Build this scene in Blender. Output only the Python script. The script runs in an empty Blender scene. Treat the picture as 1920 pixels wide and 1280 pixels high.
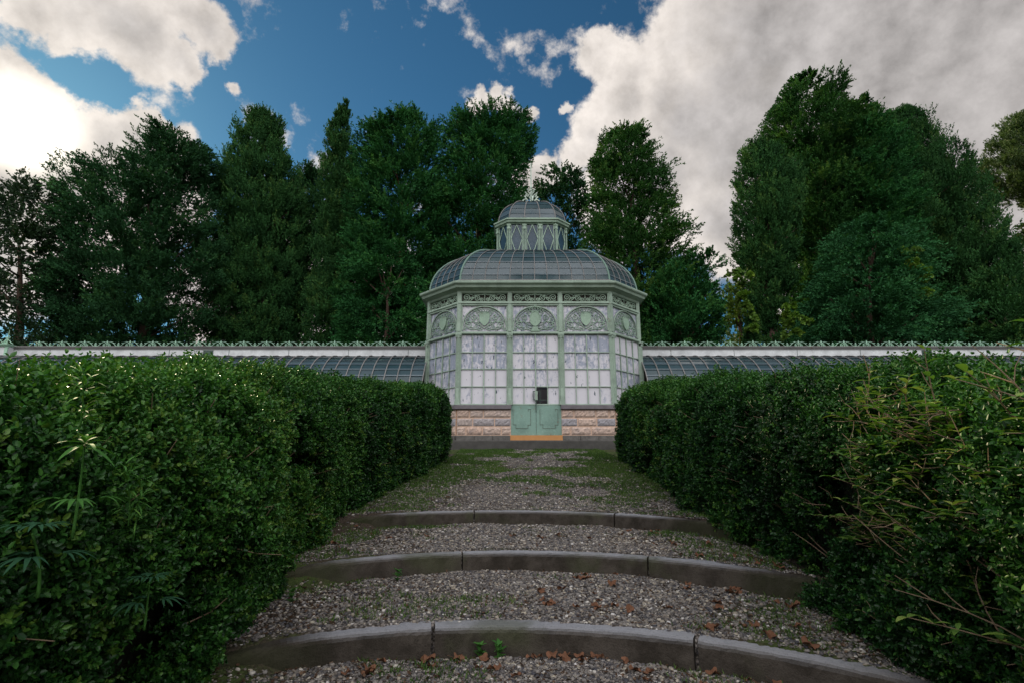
import bpy, math, random
import numpy as np
from mathutils import Vector, Matrix
rng = np.random.default_rng(11)
random.seed(5)
C = bpy.context.scene.collection
PI = math.pi

# ------------------------------------------------------------------ camera
EYE = 0.95
PITCH = 0.2305
cam = bpy.data.cameras.new("camera")
cam.sensor_width = 36.0
cam.lens = 18.75
cam.clip_start = 0.05
cam.clip_end = 3000
cam_ob = bpy.data.objects.new("camera", cam)
C.objects.link(cam_ob)
cam_ob.location = (0, 0, EYE)
cam_ob.rotation_euler = (PI / 2 + PITCH, 0, 0)
bpy.context.scene.camera = cam_ob
F = 1000.0


def ray(u, v):
    """direction in the world of a point measured on the photograph (1920 wide)"""
    a = (u - 960) / F
    b = (640 - v) / F
    return np.array([a, math.cos(PITCH) - b * math.sin(PITCH), math.sin(PITCH) + b * math.cos(PITCH)])


def at(u, v, Y):
    k = ray(u, v)
    p = k * (Y / k[1])
    return np.array([p[0], p[1], p[2] + EYE])


# ------------------------------------------------------------------ light
sc = bpy.context.scene
sc.view_settings.view_transform = 'Standard'
sc.view_settings.look = 'None'
sc.view_settings.exposure = 0.42
sc.view_settings.gamma = 1.0
SUN_PX = (42, 238)
sd = ray(*SUN_PX)
sd = sd / np.linalg.norm(sd)
SUN_EL = math.asin(sd[2])
SUN_AZ = math.atan2(sd[0], sd[1])          # clockwise from +Y
sun = bpy.data.lights.new("sun", 'SUN')
sun.energy = 5.0
sun.angle = math.radians(0.8)
sun.color = (1.0, 0.82, 0.52)
sun_ob = bpy.data.objects.new("sun", sun)
C.objects.link(sun_ob)
sun_ob.rotation_euler = Vector(-sd).to_track_quat('-Z', 'Y').to_euler()
sun_ob.location = (-30, 40, 40)

world = bpy.data.worlds.new("World")
sc.world = world
world.use_nodes = True


class NT:
    """small helper for writing node trees"""

    def __init__(s, tree):
        s.t = tree
        tree.nodes.clear()

    def n(s, typ, **kw):
        nd = s.t.nodes.new(typ)
        for k, v in kw.items():
            setattr(nd, k, v)
        return nd

    def put(s, sock, v):
        if v is None:
            return
        if hasattr(v, 'node'):
            s.t.links.new(v, sock)
        else:
            if sock.type == 'RGBA' and len(v) == 3:
                v = (*v, 1)
            sock.default_value = v

    def math(s, op, a, b=None, c=None, clamp=False):
        nd = s.n('ShaderNodeMath', operation=op, use_clamp=clamp)
        s.put(nd.inputs[0], a)
        s.put(nd.inputs[1], b)
        s.put(nd.inputs[2], c)
        return nd.outputs[0]

    def vec(s, op, a, b=None, out=0):
        nd = s.n('ShaderNodeVectorMath', operation=op)
        s.put(nd.inputs[0], a)
        s.put(nd.inputs[1], b)
        return nd.outputs[out]

    def step(s, x, lo, hi, a=0.0, b=1.0):
        nd = s.n('ShaderNodeMapRange', interpolation_type='SMOOTHSTEP')
        for i, v in enumerate((x, lo, hi, a, b)):
            s.put(nd.inputs[i], v)
        return nd.outputs[0]

    def noise(s, co, scale, detail=6, rough=.55, dist=0.0, out=0):
        nd = s.n('ShaderNodeTexNoise')
        s.put(nd.inputs['Vector'], co)
        nd.inputs['Scale'].default_value = scale
        nd.inputs['Detail'].default_value = detail
        nd.inputs['Roughness'].default_value = rough
        nd.inputs['Distortion'].default_value = dist
        return nd.outputs[out]

    def mix(s, fac, a, b, blend='MIX'):
        nd = s.n('ShaderNodeMix', data_type='RGBA', blend_type=blend)
        s.put(nd.inputs[0], fac)
        s.put(nd.inputs[6], a)
        s.put(nd.inputs[7], b)
        return nd.outputs[2]

    def ramp(s, fac, stops):
        nd = s.n('ShaderNodeValToRGB')
        s.put(nd.inputs[0], fac)
        e = nd.color_ramp.elements
        while len(e) < len(stops):
            e.new(0.5)
        for i, (p, c) in enumerate(stops):
            e[i].position = p
            e[i].color = (*c, 1)
        return nd.outputs[0]


w = NT(world.node_tree)
sky = w.n('ShaderNodeTexSky', sky_type='NISHITA')
sky.sun_disc = False
sky.sun_elevation = SUN_EL
sky.sun_rotation = SUN_AZ
sky.air_density = 1.0
sky.dust_density = 0.25
sky.ozone_density = 4.0
dirv = w.n('ShaderNodeTexCoord').outputs['Generated']
wob = w.vec('SCALE', w.vec('SUBTRACT', w.noise(dirv, 7, 6, .62, out=1), (0.5, 0.5, 0.5)))
wob.node.inputs['Scale'].default_value = 0.12
wdir = w.vec('ADD', dirv, wob)
n1 = w.noise(dirv, 9.0, 10, .62)
n2 = w.noise(w.vec('ADD', dirv, (3.1, 1.7, 0.4)), 3.6, 7, .55)


def field(blobs):
    f = None
    for (u, v, r, k) in blobs:
        c = ray(u, v)
        c = c / np.linalg.norm(c)
        d = w.vec('DISTANCE', wdir, tuple(c), out=1)
        g = w.math('MULTIPLY', w.math('SUBTRACT', 1.0, w.math('DIVIDE', d, r)), k)
        f = g if f is None else w.math('SMOOTH_MAX', f, g, 0.10)
    return f


right_bank = field([(1740, 110, .44, 1.4), (1420, 230, .21, 1.1), (1290, 200, .13, .9), (1180, 170, .085, .7), (1130, 125, .05, .5),
                    (1210, 320, .17, .9), (1110, 270, .06, .55), (1440, 60, .12, .9), (1360, 420, .11, .7),
                    (1065, 312, .05, .55), (1900, 380, .30, 1.3)])
left_high = field([(60, 30, .045, 0.44), (150, 45, .060, 0.55), (250, 65, .075, 0.70), (320, 105, .052, 0.55), (355, 35, .070, 0.59),
                   (395, 85, .034, 0.48), (437, 165, .020, 0.37), (243, 186, .020, 0.31), (130, 90, .035, 0.37), (200, 5, .06, 0.44)])
left_low = field([(20, 240, .085, .95), (105, 245, .060, .8), (180, 268, .065, .85), (240, 262, .055, .85), (290, 285, .045, .75), (90, 330, .105, 1.1),
                  (210, 330, .080, .9), (10, 330, .11, 1.1), (345, 275, .040, .33), (280, 350, .10, .95), (0, 430, .16, 1.0)])
mid_puff = field([(893, 207, .026, .45), (940, 205, .036, .6), (985, 212, .024, .5), (1056, 205, .016, .38), (1010, 330, .05, .7),
                  (700, 560, .15, .8), (480, 540, .15, .9)])
sep = w.n('ShaderNodeSeparateXYZ')
w.put(sep.inputs[0], dirv)
behind = w.math('MULTIPLY', w.step(sep.outputs[1], -0.05, -0.45), w.math('MULTIPLY', w.math('SUBTRACT', n2, .36), 3.2))  # unseen cloud bank behind the camera, added to light the facade
ff = right_bank
for g in (left_high, left_low, mid_puff, behind):
    ff = w.math('MAXIMUM', ff, g)
dens = w.math('ADD', ff, w.math('MULTIPLY', w.math('SUBTRACT', n1, .5), 1.05))
mask = w.step(dens, 0.04, 0.20)
core = w.step(w.math('ADD', dens, w.math('MULTIPLY', w.math('SUBTRACT', n2, .5), 1.3)), .10, 0.85)
n1b = w.noise(w.vec('ADD', dirv, tuple(sd * .022)), 9.0, 8, .6)          # a step towards the sun: the cloud's own relief
n2b = w.noise(w.vec('ADD', w.vec('ADD', dirv, tuple(sd * .06)), (3.1, 1.7, 0.4)), 3.6, 6, .55)
relief = w.math('ADD', w.math('MULTIPLY', w.math('SUBTRACT', n1, n1b), 1.5), w.math('MULTIPLY', w.math('SUBTRACT', n2, n2b), .9))
sunang = w.vec('DISTANCE', dirv, tuple(sd), out=1)
glow = w.step(sunang, 0.36, 0.06)
halo = w.step(sunang, 0.085, 0.012)
cl = w.mix(core, (0.76, 0.70, 0.65), (0.45, 0.425, 0.415))
cl = w.mix(w.math('MULTIPLY', glow, .22), cl, (0.86, 0.79, 0.68))
rl = w.math('ADD', 1.0, relief)
rc = w.n('ShaderNodeCombineXYZ')
for k_ in range(3):
    w.put(rc.inputs[k_], w.math('MAXIMUM', rl, .45))
cl = w.mix(1.0, cl, rc.outputs[0], 'MULTIPLY')
cl = w.mix(w.math('MULTIPLY', w.step(sep.outputs[1], 0.0, -0.45), 1.0), cl, (2.9, 2.85, 2.98))  # the added bank is raised far above the visible clouds
lowb = w.math('MULTIPLY', w.step(sep.outputs[1], 0.0, -0.35), w.step(sep.outputs[2], .50, .08))     # unseen low cloud behind the camera, dimmed so light falls more from above
cl = w.mix(lowb, cl, (0.42, 0.42, 0.45))
cl = w.mix(halo, cl, (1.9, 1.75, 1.5))
bg_sky = w.n('ShaderNodeBackground')
w.put(bg_sky.inputs[0], w.mix(1.0, sky.outputs[0], (0.50, 0.98, 1.04), 'MULTIPLY'))
bg_sky.inputs[1].default_value = 0.05
bg_cl = w.n('ShaderNodeBackground')
w.put(bg_cl.inputs[0], cl)
bg_cl.inputs[1].default_value = 0.82
mx = w.n('ShaderNodeMixShader')
w.put(mx.inputs[0], mask)
w.put(mx.inputs[1], bg_sky.outputs[0])
w.put(mx.inputs[2], bg_cl.outputs[0])
wo = w.n('ShaderNodeOutputWorld')
w.put(wo.inputs[0], mx.outputs[0])
world.cycles.sampling_method = 'MANUAL'
world.cycles.sample_map_resolution = 1024
sc.cycles.max_bounces = 6
sc.cycles.diffuse_bounces = 3
sc.cycles.glossy_bounces = 3
sc.cycles.transparent_max_bounces = 12
sc.cycles.caustics_reflective = False
sc.cycles.caustics_refractive = False


# ------------------------------------------------------------------ numpy noise
def _hash(ix, iy, iz):
    h = (ix.astype(np.int64) * 374761393 + iy.astype(np.int64) * 668265263 + iz.astype(np.int64) * 2147483647) & 0xffffffff
    h = ((h ^ (h >> 13)) * 1274126177) & 0xffffffff
    h = h ^ (h >> 16)
    return (h & 0xffff) / 65535.0


def vnoise(p, scale=1.0):
    p = np.asarray(p, float) * scale
    i = np.floor(p).astype(np.int64)
    f = p - i
    f = f * f * (3 - 2 * f)
    r = 0
    for dx in (0, 1):
        for dy in (0, 1):
            for dz in (0, 1):
                wgt = (f[:, 0] if dx else 1 - f[:, 0]) * (f[:, 1] if dy else 1 - f[:, 1]) * (f[:, 2] if dz else 1 - f[:, 2])
                r = r + wgt * _hash(i[:, 0] + dx, i[:, 1] + dy, i[:, 2] + dz)
    return r


def fbm(p, scale=1.0, octv=3):
    r = 0
    a = 0.5
    t = 0
    for k in range(octv):
        r = r + a * vnoise(np.asarray(p) + 17.3 * k, scale * 2 ** k)
        t += a
        a *= .5
    return r / t


def unit(v):
    return v / np.maximum(np.linalg.norm(v, axis=-1, keepdims=True), 1e-9)


# ------------------------------------------------------------------ objects
def link(name, me, mat=None, parent=None):
    o = bpy.data.objects.new(name, me)
    C.objects.link(o)
    if mat is not None:
        me.materials.append(mat)
    if parent is not None:
        o.parent = parent
    return o


def np_mesh(name, verts, faces, tint=None, smooth=False):
    """verts (N,3); faces (M,k) one k for all; tint (M,) per face"""
    me = bpy.data.meshes.new(name)
    verts = np.ascontiguousarray(verts, np.float32)
    faces = np.ascontiguousarray(faces, np.int32)
    M, k = faces.shape
    me.vertices.add(len(verts))
    me.vertices.foreach_set('co', verts.ravel())
    me.loops.add(M * k)
    me.loops.foreach_set('vertex_index', faces.ravel())
    me.polygons.add(M)
    me.polygons.foreach_set('loop_start', np.arange(0, M * k, k, dtype=np.int32))
    me.polygons.foreach_set('loop_total', np.full(M, k, np.int32))
    if smooth:
        me.polygons.foreach_set('use_smooth', np.ones(M, bool))
    if tint is not None:
        a = me.attributes.new('tint', 'FLOAT', 'FACE')
        a.data.foreach_set('value', np.ascontiguousarray(tint, np.float32))
    me.update(calc_edges=True)
    return me


class MB:
    def __init__(s):
        s.v = []
        s.f = []
        s.t = []

    def add(s, vs, fs, tint=0.5):
        b = len(s.v)
        s.v += [tuple(map(float, q)) for q in vs]
        for f in fs:
            s.f.append([b + i for i in f])
            s.t.append(tint)

    def box(s, x0, x1, y0, y1, z0, z1, fr=None, tint=.5, rot=None):
        vs = [(x, y, z) for z in (z0, z1) for y in (y0, y1) for x in (x0, x1)]
        if fr:
            vs = [fr(*q) for q in vs]
        s.add(vs, [(0, 2, 3, 1), (4, 5, 7, 6), (0, 1, 5, 4), (2, 6, 7, 3), (0, 4, 6, 2), (1, 3, 7, 5)], tint)

    def tube(s, pts, r, seg=6, r2=None, tint=.5, fr=None, closed=False):
        P = np.array([fr(*q) if fr else q for q in pts], float)
        n = len(P)
        T = np.gradient(P, axis=0)
        T = unit(T)
        ref = np.array([0, 0, 1.0]) if abs(T[0][2]) < .9 else np.array([0, 1.0, 0])
        vs = []
        a = None
        for i in range(n):
            if a is None:
                a = np.cross(T[i], ref)
            else:
                a = a - T[i] * np.dot(a, T[i])
            a = a / max(np.linalg.norm(a), 1e-9)
            b = np.cross(T[i], a)
            if isinstance(r, (list, tuple, np.ndarray)):
                rr = r[i]
            else:
                rr = r if r2 is None else r + (r2 - r) * i / (n - 1)
            for k in range(seg):
                t = 2 * PI * k / seg
                vs.append(P[i] + rr * (math.cos(t) * a + math.sin(t) * b))
        fs = []
        for i in range(n - 1):
            for k in range(seg):
                k2 = (k + 1) % seg
                fs.append((i * seg + k, i * seg + k2, (i + 1) * seg + k2, (i + 1) * seg + k))
        fs.append(tuple(range(seg - 1, -1, -1)))
        fs.append(tuple((n - 1) * seg + k for k in range(seg)))
        s.add(vs, fs, tint)

    def prism(s, poly, y0, y1, fr=None, tint=.5):
        """poly: (x,z) outline counter-clockwise, extruded from y0 (front) to y1"""
        n = len(poly)
        vs = [(x, y0, z) for x, z in poly] + [(x, y1, z) for x, z in poly]
        if fr:
            vs = [fr(*q) for q in vs]
        fs = [tuple(range(n)), tuple(range(2 * n - 1, n - 1, -1))]
        for i in range(n):
            j = (i + 1) % n
            fs.append((i, i + n, j + n, j))
        s.add(vs, fs, tint)

    def lathe(s, prof, cx, cy, seg=16, tint=.5):
        vs = []
        for r, z in prof:
            for k in range(seg):
                t = 2 * PI * k / seg
                vs.append((cx + r * math.cos(t), cy + r * math.sin(t), z))
        fs = []
        for i in range(len(prof) - 1):
            for k in range(seg):
                k2 = (k + 1) % seg
                fs.append((i * seg + k, i * seg + k2, (i + 1) * seg + k2, (i + 1) * seg + k))
        fs.append(tuple(range(seg - 1, -1, -1)))
        fs.append(tuple((len(prof) - 1) * seg + k for k in range(seg)))
        s.add(vs, fs, tint)

    def build(s, name, mat, parent=None, smooth=False, bevel=0, recalc=True):
        me = bpy.data.meshes.new(name)
        me.from_pydata(s.v, [], s.f)
        a = me.attributes.new('tint', 'FLOAT', 'FACE')
        a.data.foreach_set('value', np.array(s.t, np.float32))
        if smooth:
            me.polygons.foreach_set('use_smooth', np.ones(len(s.f), bool))
        if recalc:
            import bmesh
            bm = bmesh.new()
            bm.from_mesh(me)
            bmesh.ops.recalc_face_normals(bm, faces=bm.faces)
            bm.to_mesh(me)
            bm.free()
        me.update()
        o = link(name, me, mat, parent)
        if bevel:
            m = o.modifiers.new('bevel', 'BEVEL')
            m.width = bevel
            m.segments = 2
            m.limit_method = 'ANGLE'
        return o


def tag(o, label=None, cat=None, group=None, kind=None):
    if label:
        o['label'] = label
    if cat:
        o['category'] = cat
    if group:
        o['group'] = group
    if kind:
        o['kind'] = kind
    return o


def empty(name, loc=(0, 0, 0)):
    o = bpy.data.objects.new(name, None)
    C.objects.link(o)
    o.location = loc
    o.empty_display_size = .2
    return o


# ------------------------------------------------------------------ materials
def material(name, fn):
    m = bpy.data.materials.new(name)
    m.use_nodes = True
    t = NT(m.node_tree)
    p = t.n('ShaderNodeBsdfPrincipled')
    o = t.n('ShaderNodeOutputMaterial')
    t.put(o.inputs[0], p.outputs[0])
    t.co = t.n('ShaderNodeTexCoord').outputs['Object']
    t.tint = t.n('ShaderNodeAttribute', attribute_name='tint').outputs['Fac']
    t.out = o
    p.inputs['Specular IOR Level'].default_value = .12
    fn(t, p)
    return m


def bump(t, p, h, strength=.4, dist=.02):
    b = t.n('ShaderNodeBump')
    b.inputs['Strength'].default_value = strength
    b.inputs['Distance'].default_value = dist
    t.put(b.inputs['Height'], h)
    t.put(p.inputs['Normal'], b.outputs[0])


def leaf_mat(name, stops, rough=.5, spec=.3, transl=.15):
    def fn(t, p):
        big = t.noise(t.co, .45, 3)
        f = t.math('ADD', t.math('MULTIPLY', t.tint, .75), t.math('MULTIPLY', t.math('SUBTRACT', big, .5), .6), clamp=True)
        col = t.ramp(f, stops)
        t.put(p.inputs['Base Color'], col)
        p.inputs['Roughness'].default_value = rough
        p.inputs['Specular IOR Level'].default_value = spec
        tr = t.n('ShaderNodeBsdfTranslucent')
        t.put(tr.inputs[0], t.mix(1.0, col, (1.0, 1.25, .55), 'MULTIPLY'))
        m = t.n('ShaderNodeMixShader')
        m.inputs[0].default_value = transl
        t.put(m.inputs[1], p.outputs[0])
        t.put(m.inputs[2], tr.outputs[0])
        t.put(t.out.inputs[0], m.outputs[0])
    return material(name, fn)


def paint(name, col, rust=.5, rough=.55, dirt=(0.10, 0.10, 0.09)):
    def fn(t, p):
        n = t.noise(t.co, 2.2, 6, .6)
        fine = t.noise(t.co, 17, 5, .65)
        c = t.mix(t.step(n, .35, .72), col, tuple(q * .72 for q in col))
        c = t.mix(t.math('MULTIPLY', t.step(fine, .52, .75), .45), c, tuple(min(1, q * 1.35 + .05) for q in col))
        r = t.noise(t.vec('ADD', t.co, (4, 2, 9)), 5.5, 8, .7)
        c = t.mix(t.math('MULTIPLY', t.step(r, .60, .70), rust), c, (0.16, 0.085, 0.045))
        t.put(p.inputs['Base Color'], c)
        p.inputs['Roughness'].default_value = rough
        bump(t, p, fine, .15, .01)
    return material(name, fn)


M = {}
M['green'] = paint('green_paint', (0.275, 0.355, 0.28), .65)
M['green_pale'] = paint('pale_green_paint', (0.31, 0.42, 0.32), .5)
M['green_door'] = paint('door_paint', (0.175, 0.275, 0.225), .45)
M['rib'] = paint('rib_paint', (0.20, 0.195, 0.185), .9)
M['hip'] = paint('hip_paint', (0.16, 0.25, 0.20), .5)
M['rust'] = paint('rusted_moulding', (0.09, 0.085, 0.06), .9)
M['shield'] = paint('shield_paint', (0.26, 0.36, 0.27), .5)
M['finial'] = paint('finial_paint', (0.50, 0.60, 0.50), .2)
M['scroll'] = paint('scroll_paint', (0.235, 0.33, 0.25), .5)
M['white_band'] = paint('white_paint', (0.56, 0.58, 0.57), .2)
M['crest_iron'] = paint('cresting_paint', (0.30, 0.48, 0.35), .4)
M['dark_metal'] = paint('dark_metal', (0.06, 0.09, 0.075), .5)


def _wash(t, p):
    sx = t.n('ShaderNodeMapping')
    t.put(sx.inputs[0], t.co)
    sx.inputs['Scale'].default_value = (7.5, 7.5, 2.6)
    streak = t.noise(sx.outputs[0], 1.7, 8, .68, .4)
    blot = t.noise(t.co, 6.5, 9, .7, .3)
    k = t.math('ADD', t.math('MULTIPLY', streak, .6), t.math('MULTIPLY', blot, .55))
    lo = t.math('SUBTRACT', .70, t.math('MULTIPLY', t.tint, .30))
    f = t.step(k, lo, t.math('ADD', lo, .16))
    c = t.mix(f, (0.50, 0.49, 0.51), (0.24, 0.265, 0.32))
    hole = t.noise(t.vec('ADD', sx.outputs[0], (8, 3, 5)), 1.5, 5, .6)
    hf = t.step(t.math('ADD', hole, t.math('MULTIPLY', t.tint, .06)), .665, .69)
    c = t.mix(hf, c, (0.055, 0.075, 0.085))
    grime = t.noise(t.co, 1.4, 4)
    c = t.mix(t.math('MULTIPLY', t.step(grime, .5, .8), .35), c, (0.36, 0.37, 0.40))
    t.put(p.inputs['Base Color'], c)
    p.inputs['Roughness'].default_value = .35
    p.inputs['Specular IOR Level'].default_value = .25
    bump(t, p, streak, .05, .01)


M['wash'] = material('whitewashed_glass', _wash)


def _glass(t, p):
    n = t.noise(t.co, 3.0, 6, .6)
    c = t.mix(n, (0.012, 0.030, 0.034), (0.040, 0.074, 0.078))
    c = t.mix(t.math('MULTIPLY', t.tint, .42, clamp=True), c, (0.13, 0.165, 0.185))
    t.put(p.inputs['Base Color'], c)
    p.inputs['Roughness'].default_value = .07
    p.inputs['Specular IOR Level'].default_value = .38
    p.inputs['Alpha'].default_value = .86


M['glass'] = material('roof_glass', _glass)


def _lglass(t, p):
    n = t.noise(t.co, 4.0, 5, .6)
    t.put(p.inputs['Base Color'], t.mix(n, (0.016, 0.036, 0.055), (0.05, 0.09, 0.12)))
    p.inputs['Roughness'].default_value = .06
    p.inputs['Specular IOR Level'].default_value = .3
    p.inputs['Alpha'].default_value = .82


M['lantern_glass'] = material('lantern_glass', _lglass)


def _plain(col, rough=.8, var=.35, scale=6, bs=.3):
    def fn(t, p):
        n = t.noise(t.co, scale, 8, .65)
        t.put(p.inputs['Base Color'], t.mix(n, tuple(q * (1 - var) for q in col), tuple(q * (1 + var) for q in col)))
        p.inputs['Roughness'].default_value = rough
        bump(t, p, n, bs, .02)
    return fn


def _stone(t, p):
    n = t.noise(t.co, 14, 9, .7)
    n3 = t.noise(t.co, 3.2, 4)
    base = t.ramp(t.tint, [(0.0, (0.48, 0.345, 0.265)), (0.35, (0.50, 0.385, 0.31)), (0.7, (0.40, 0.335, 0.295)), (1.0, (0.29, 0.285, 0.30))])
    c = t.mix(t.step(n, .42, .62), t.mix(.42, base, (0.12, 0.10, 0.095)), base)
    c = t.mix(t.math('MULTIPLY', t.step(n3, .5, .7), .35), c, (0.22, 0.21, 0.21))
    t.put(p.inputs['Base Color'], c)
    p.inputs['Roughness'].default_value = .9
    bump(t, p, n, .45, .02)


M['stone'] = material('rusticated_stone', _stone)
M['mortar'] = material('mortar', _plain((0.48, 0.33, 0.235), .9, .25))
M['sill'] = material('sill_stone', _plain((0.125, 0.115, 0.12), .85, .5, 5))
M['base_stone'] = material('base_course_stone', _plain((0.105, 0.10, 0.09), .9, .75, 9, .8))
M['slab'] = material('dark_step_stone', _plain((0.060, 0.058, 0.052), .9, .6, 4, .6))
M['orange'] = material('orange_board', _plain((0.40, 0.20, 0.075), .7, .22, 4))
M['interior'] = material('interior_dark', _plain((0.055, 0.05, 0.042), .9, .4, 2))
M['bark'] = material('bark', _plain((0.075, 0.052, 0.038), .95, .5, 5, .9))
M['red_bark'] = material('reddish_bark', _plain((0.15, 0.07, 0.04), .95, .45, 3, .9))
M['twig'] = material('twig_bark', _plain((0.16, 0.115, 0.075), .85, .5, 20, .3))
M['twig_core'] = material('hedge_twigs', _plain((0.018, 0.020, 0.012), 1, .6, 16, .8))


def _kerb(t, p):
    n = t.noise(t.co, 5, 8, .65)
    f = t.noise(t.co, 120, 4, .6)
    up = t.tint                                   # sky light painted in: tread pale, riser dark, besides some moss
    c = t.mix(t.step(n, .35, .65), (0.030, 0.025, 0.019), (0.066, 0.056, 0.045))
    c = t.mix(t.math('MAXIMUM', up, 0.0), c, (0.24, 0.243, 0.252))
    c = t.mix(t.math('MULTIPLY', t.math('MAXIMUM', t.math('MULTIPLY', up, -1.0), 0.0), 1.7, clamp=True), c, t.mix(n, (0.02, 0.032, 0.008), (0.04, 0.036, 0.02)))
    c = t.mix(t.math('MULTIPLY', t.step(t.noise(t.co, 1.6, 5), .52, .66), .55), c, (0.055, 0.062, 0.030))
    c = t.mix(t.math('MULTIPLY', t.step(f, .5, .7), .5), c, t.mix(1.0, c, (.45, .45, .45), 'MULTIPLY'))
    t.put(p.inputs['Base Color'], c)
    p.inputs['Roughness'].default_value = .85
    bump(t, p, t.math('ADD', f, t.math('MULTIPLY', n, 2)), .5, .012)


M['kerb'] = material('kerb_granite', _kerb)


def _pebble(t, p):
    col = t.ramp(t.tint, [(0, (0.045, 0.045, 0.052)), (.3, (0.125, 0.112, 0.10)), (.55, (0.225, 0.208, 0.185)), (.75, (0.185, 0.155, 0.125)),
                          (.88, (0.36, 0.32, 0.24)), (1, (0.55, 0.53, 0.50))])
    n = t.noise(t.co, 90, 3)
    t.put(p.inputs['Base Color'], t.mix(t.math('MULTIPLY', n, .5), col, t.mix(1.0, col, (.5, .5, .5), 'MULTIPLY')))
    p.inputs['Roughness'].default_value = .65
    p.inputs['Specular IOR Level'].default_value = .25


M['pebble'] = material('pebble', _pebble)


def _ground(t, p):
    co = t.co
    vor = t.n('ShaderNodeTexVoronoi')
    t.put(vor.inputs['Vector'], co)
    vor.inputs['Scale'].default_value = 60
    vc = t.n('ShaderNodeSeparateColor')
    t.put(vc.inputs[0], vor.outputs['Color'])
    grav = t.ramp(vc.outputs[0], [(0, (0.07, 0.065, 0.065)), (.4, (0.17, 0.155, 0.145)), (.75, (0.25, 0.215, 0.18)), (1, (0.42, 0.39, 0.36))])
    grav = t.mix(t.step(vor.outputs['Distance'], .25, .75), grav, (0.045, 0.038, 0.03))
    soil_n = t.noise(co, 1.7, 7, .65)
    soil = t.mix(t.noise(co, 22, 6, .7), (0.026, 0.021, 0.015), (0.092, 0.072, 0.052))
    sp = t.n('ShaderNodeSeparateXYZ')
    t.put(sp.inputs[0], co)
    cx = t.math('SUBTRACT', sp.outputs[0], t.math('MULTIPLY', sp.outputs[1], .03))
    side = t.step(t.math('ABSOLUTE', cx), .55, 1.5)
    fs = t.step(t.math('ADD', soil_n, t.math('MULTIPLY', side, .22)), .54, .66)
    c = t.mix(fs, grav, soil)
    moss_n = t.noise(t.vec('ADD', co, (7, 3, 1)), 1.15, 8, .7)
    far = t.step(sp.outputs[1], 6.0, 9.0)
    fm = t.step(t.math('ADD', moss_n, t.math('MULTIPLY', t.math('ADD', side, t.math('MULTIPLY', far, .55)), .11)), .58, .68)
    moss = t.mix(t.noise(co, 45, 5, .7), (0.020, 0.042, 0.009), (0.080, 0.108, 0.030))
    c = t.mix(t.math('MULTIPLY', fm, .85), c, moss)
    beyond = t.step(sp.outputs[1], 17.0, 19.0)
    c = t.mix(beyond, c, t.mix(soil_n, (0.03, 0.035, 0.014), (0.07, 0.06, 0.03)))
    t.put(p.inputs['Base Color'], c)
    p.inputs['Roughness'].default_value = .95
    h = t.math('ADD', t.math('MULTIPLY', vor.outputs['Distance'], -1.0), t.noise(co, 30, 6, .7))
    bump(t, p, h, .9, .02)


M['ground'] = material('gravel_ground', _ground)
M['dry_leaf'] = material('dry_leaf', _plain((0.13, 0.062, 0.034), .7, .55, 9, .2))
M['litter'] = leaf_mat('leaf_litter', [(0, (0.03, 0.018, 0.010)), (.6, (0.085, 0.050, 0.030)), (1, (0.19, 0.135, 0.09))], .8, .1, .05)
M['grass'] = leaf_mat('grass_blades', [(0, (0.025, 0.058, 0.010)), (.6, (0.070, 0.125, 0.026)), (1, (0.16, 0.155, 0.06))], .6, .12, .2)
M['weed'] = leaf_mat('weed_leaves', [(0, (0.025, 0.09, 0.02)), (.6, (0.06, 0.16, 0.03)), (1, (0.15, 0.23, 0.045))], .6, .1, .2)
M['weed_dark'] = leaf_mat('weed_dark_leaves', [(0, (0.012, 0.045, 0.022)), (1, (0.03, 0.085, 0.04))], .6, .1, .15)
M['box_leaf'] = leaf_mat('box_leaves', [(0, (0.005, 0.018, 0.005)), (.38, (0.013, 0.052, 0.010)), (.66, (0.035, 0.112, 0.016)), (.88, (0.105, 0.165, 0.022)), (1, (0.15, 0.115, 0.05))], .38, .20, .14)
M['shrub_leaf'] = leaf_mat('shrub_leaves', [(0, (0.025, 0.085, 0.018)), (.5, (0.10, 0.18, 0.035)), (1, (0.32, 0.31, 0.10))], .42, .25, .3)
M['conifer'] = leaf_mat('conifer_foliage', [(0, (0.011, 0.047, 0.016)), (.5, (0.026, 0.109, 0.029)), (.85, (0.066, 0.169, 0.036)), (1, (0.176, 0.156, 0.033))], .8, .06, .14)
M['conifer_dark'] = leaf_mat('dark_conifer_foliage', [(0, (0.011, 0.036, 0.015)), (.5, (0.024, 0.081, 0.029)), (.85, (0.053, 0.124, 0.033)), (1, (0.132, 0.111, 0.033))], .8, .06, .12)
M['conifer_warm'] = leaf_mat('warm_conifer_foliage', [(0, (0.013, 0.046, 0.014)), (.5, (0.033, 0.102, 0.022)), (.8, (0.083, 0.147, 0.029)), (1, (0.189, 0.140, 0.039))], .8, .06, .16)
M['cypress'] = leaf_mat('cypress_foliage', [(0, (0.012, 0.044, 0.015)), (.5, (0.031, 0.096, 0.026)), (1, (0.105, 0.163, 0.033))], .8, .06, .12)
M['oak'] = leaf_mat('oak_leaves', [(0, (0.012, 0.028, 0.014)), (.6, (0.026, 0.058, 0.022)), (1, (0.075, 0.065, 0.03))], .6, .2, .15)
M['light_tree'] = leaf_mat('light_foliage', [(0, (0.05, 0.10, 0.02)), (.6, (0.11, 0.17, 0.035)), (1, (0.24, 0.25, 0.05))], .55, .25, .35)
M['pine'] = leaf_mat('pine_needles', [(0, (0.03, 0.06, 0.018)), (.6, (0.07, 0.11, 0.028)), (1, (0.13, 0.15, 0.04))], .55, .25, .2)
M['cedar'] = leaf_mat('cedar_foliage', [(0, (0.016, 0.065, 0.026)), (.6, (0.035, 0.130, 0.042)), (1, (0.088, 0.195, 0.049))], .75, .08, .14)
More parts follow.
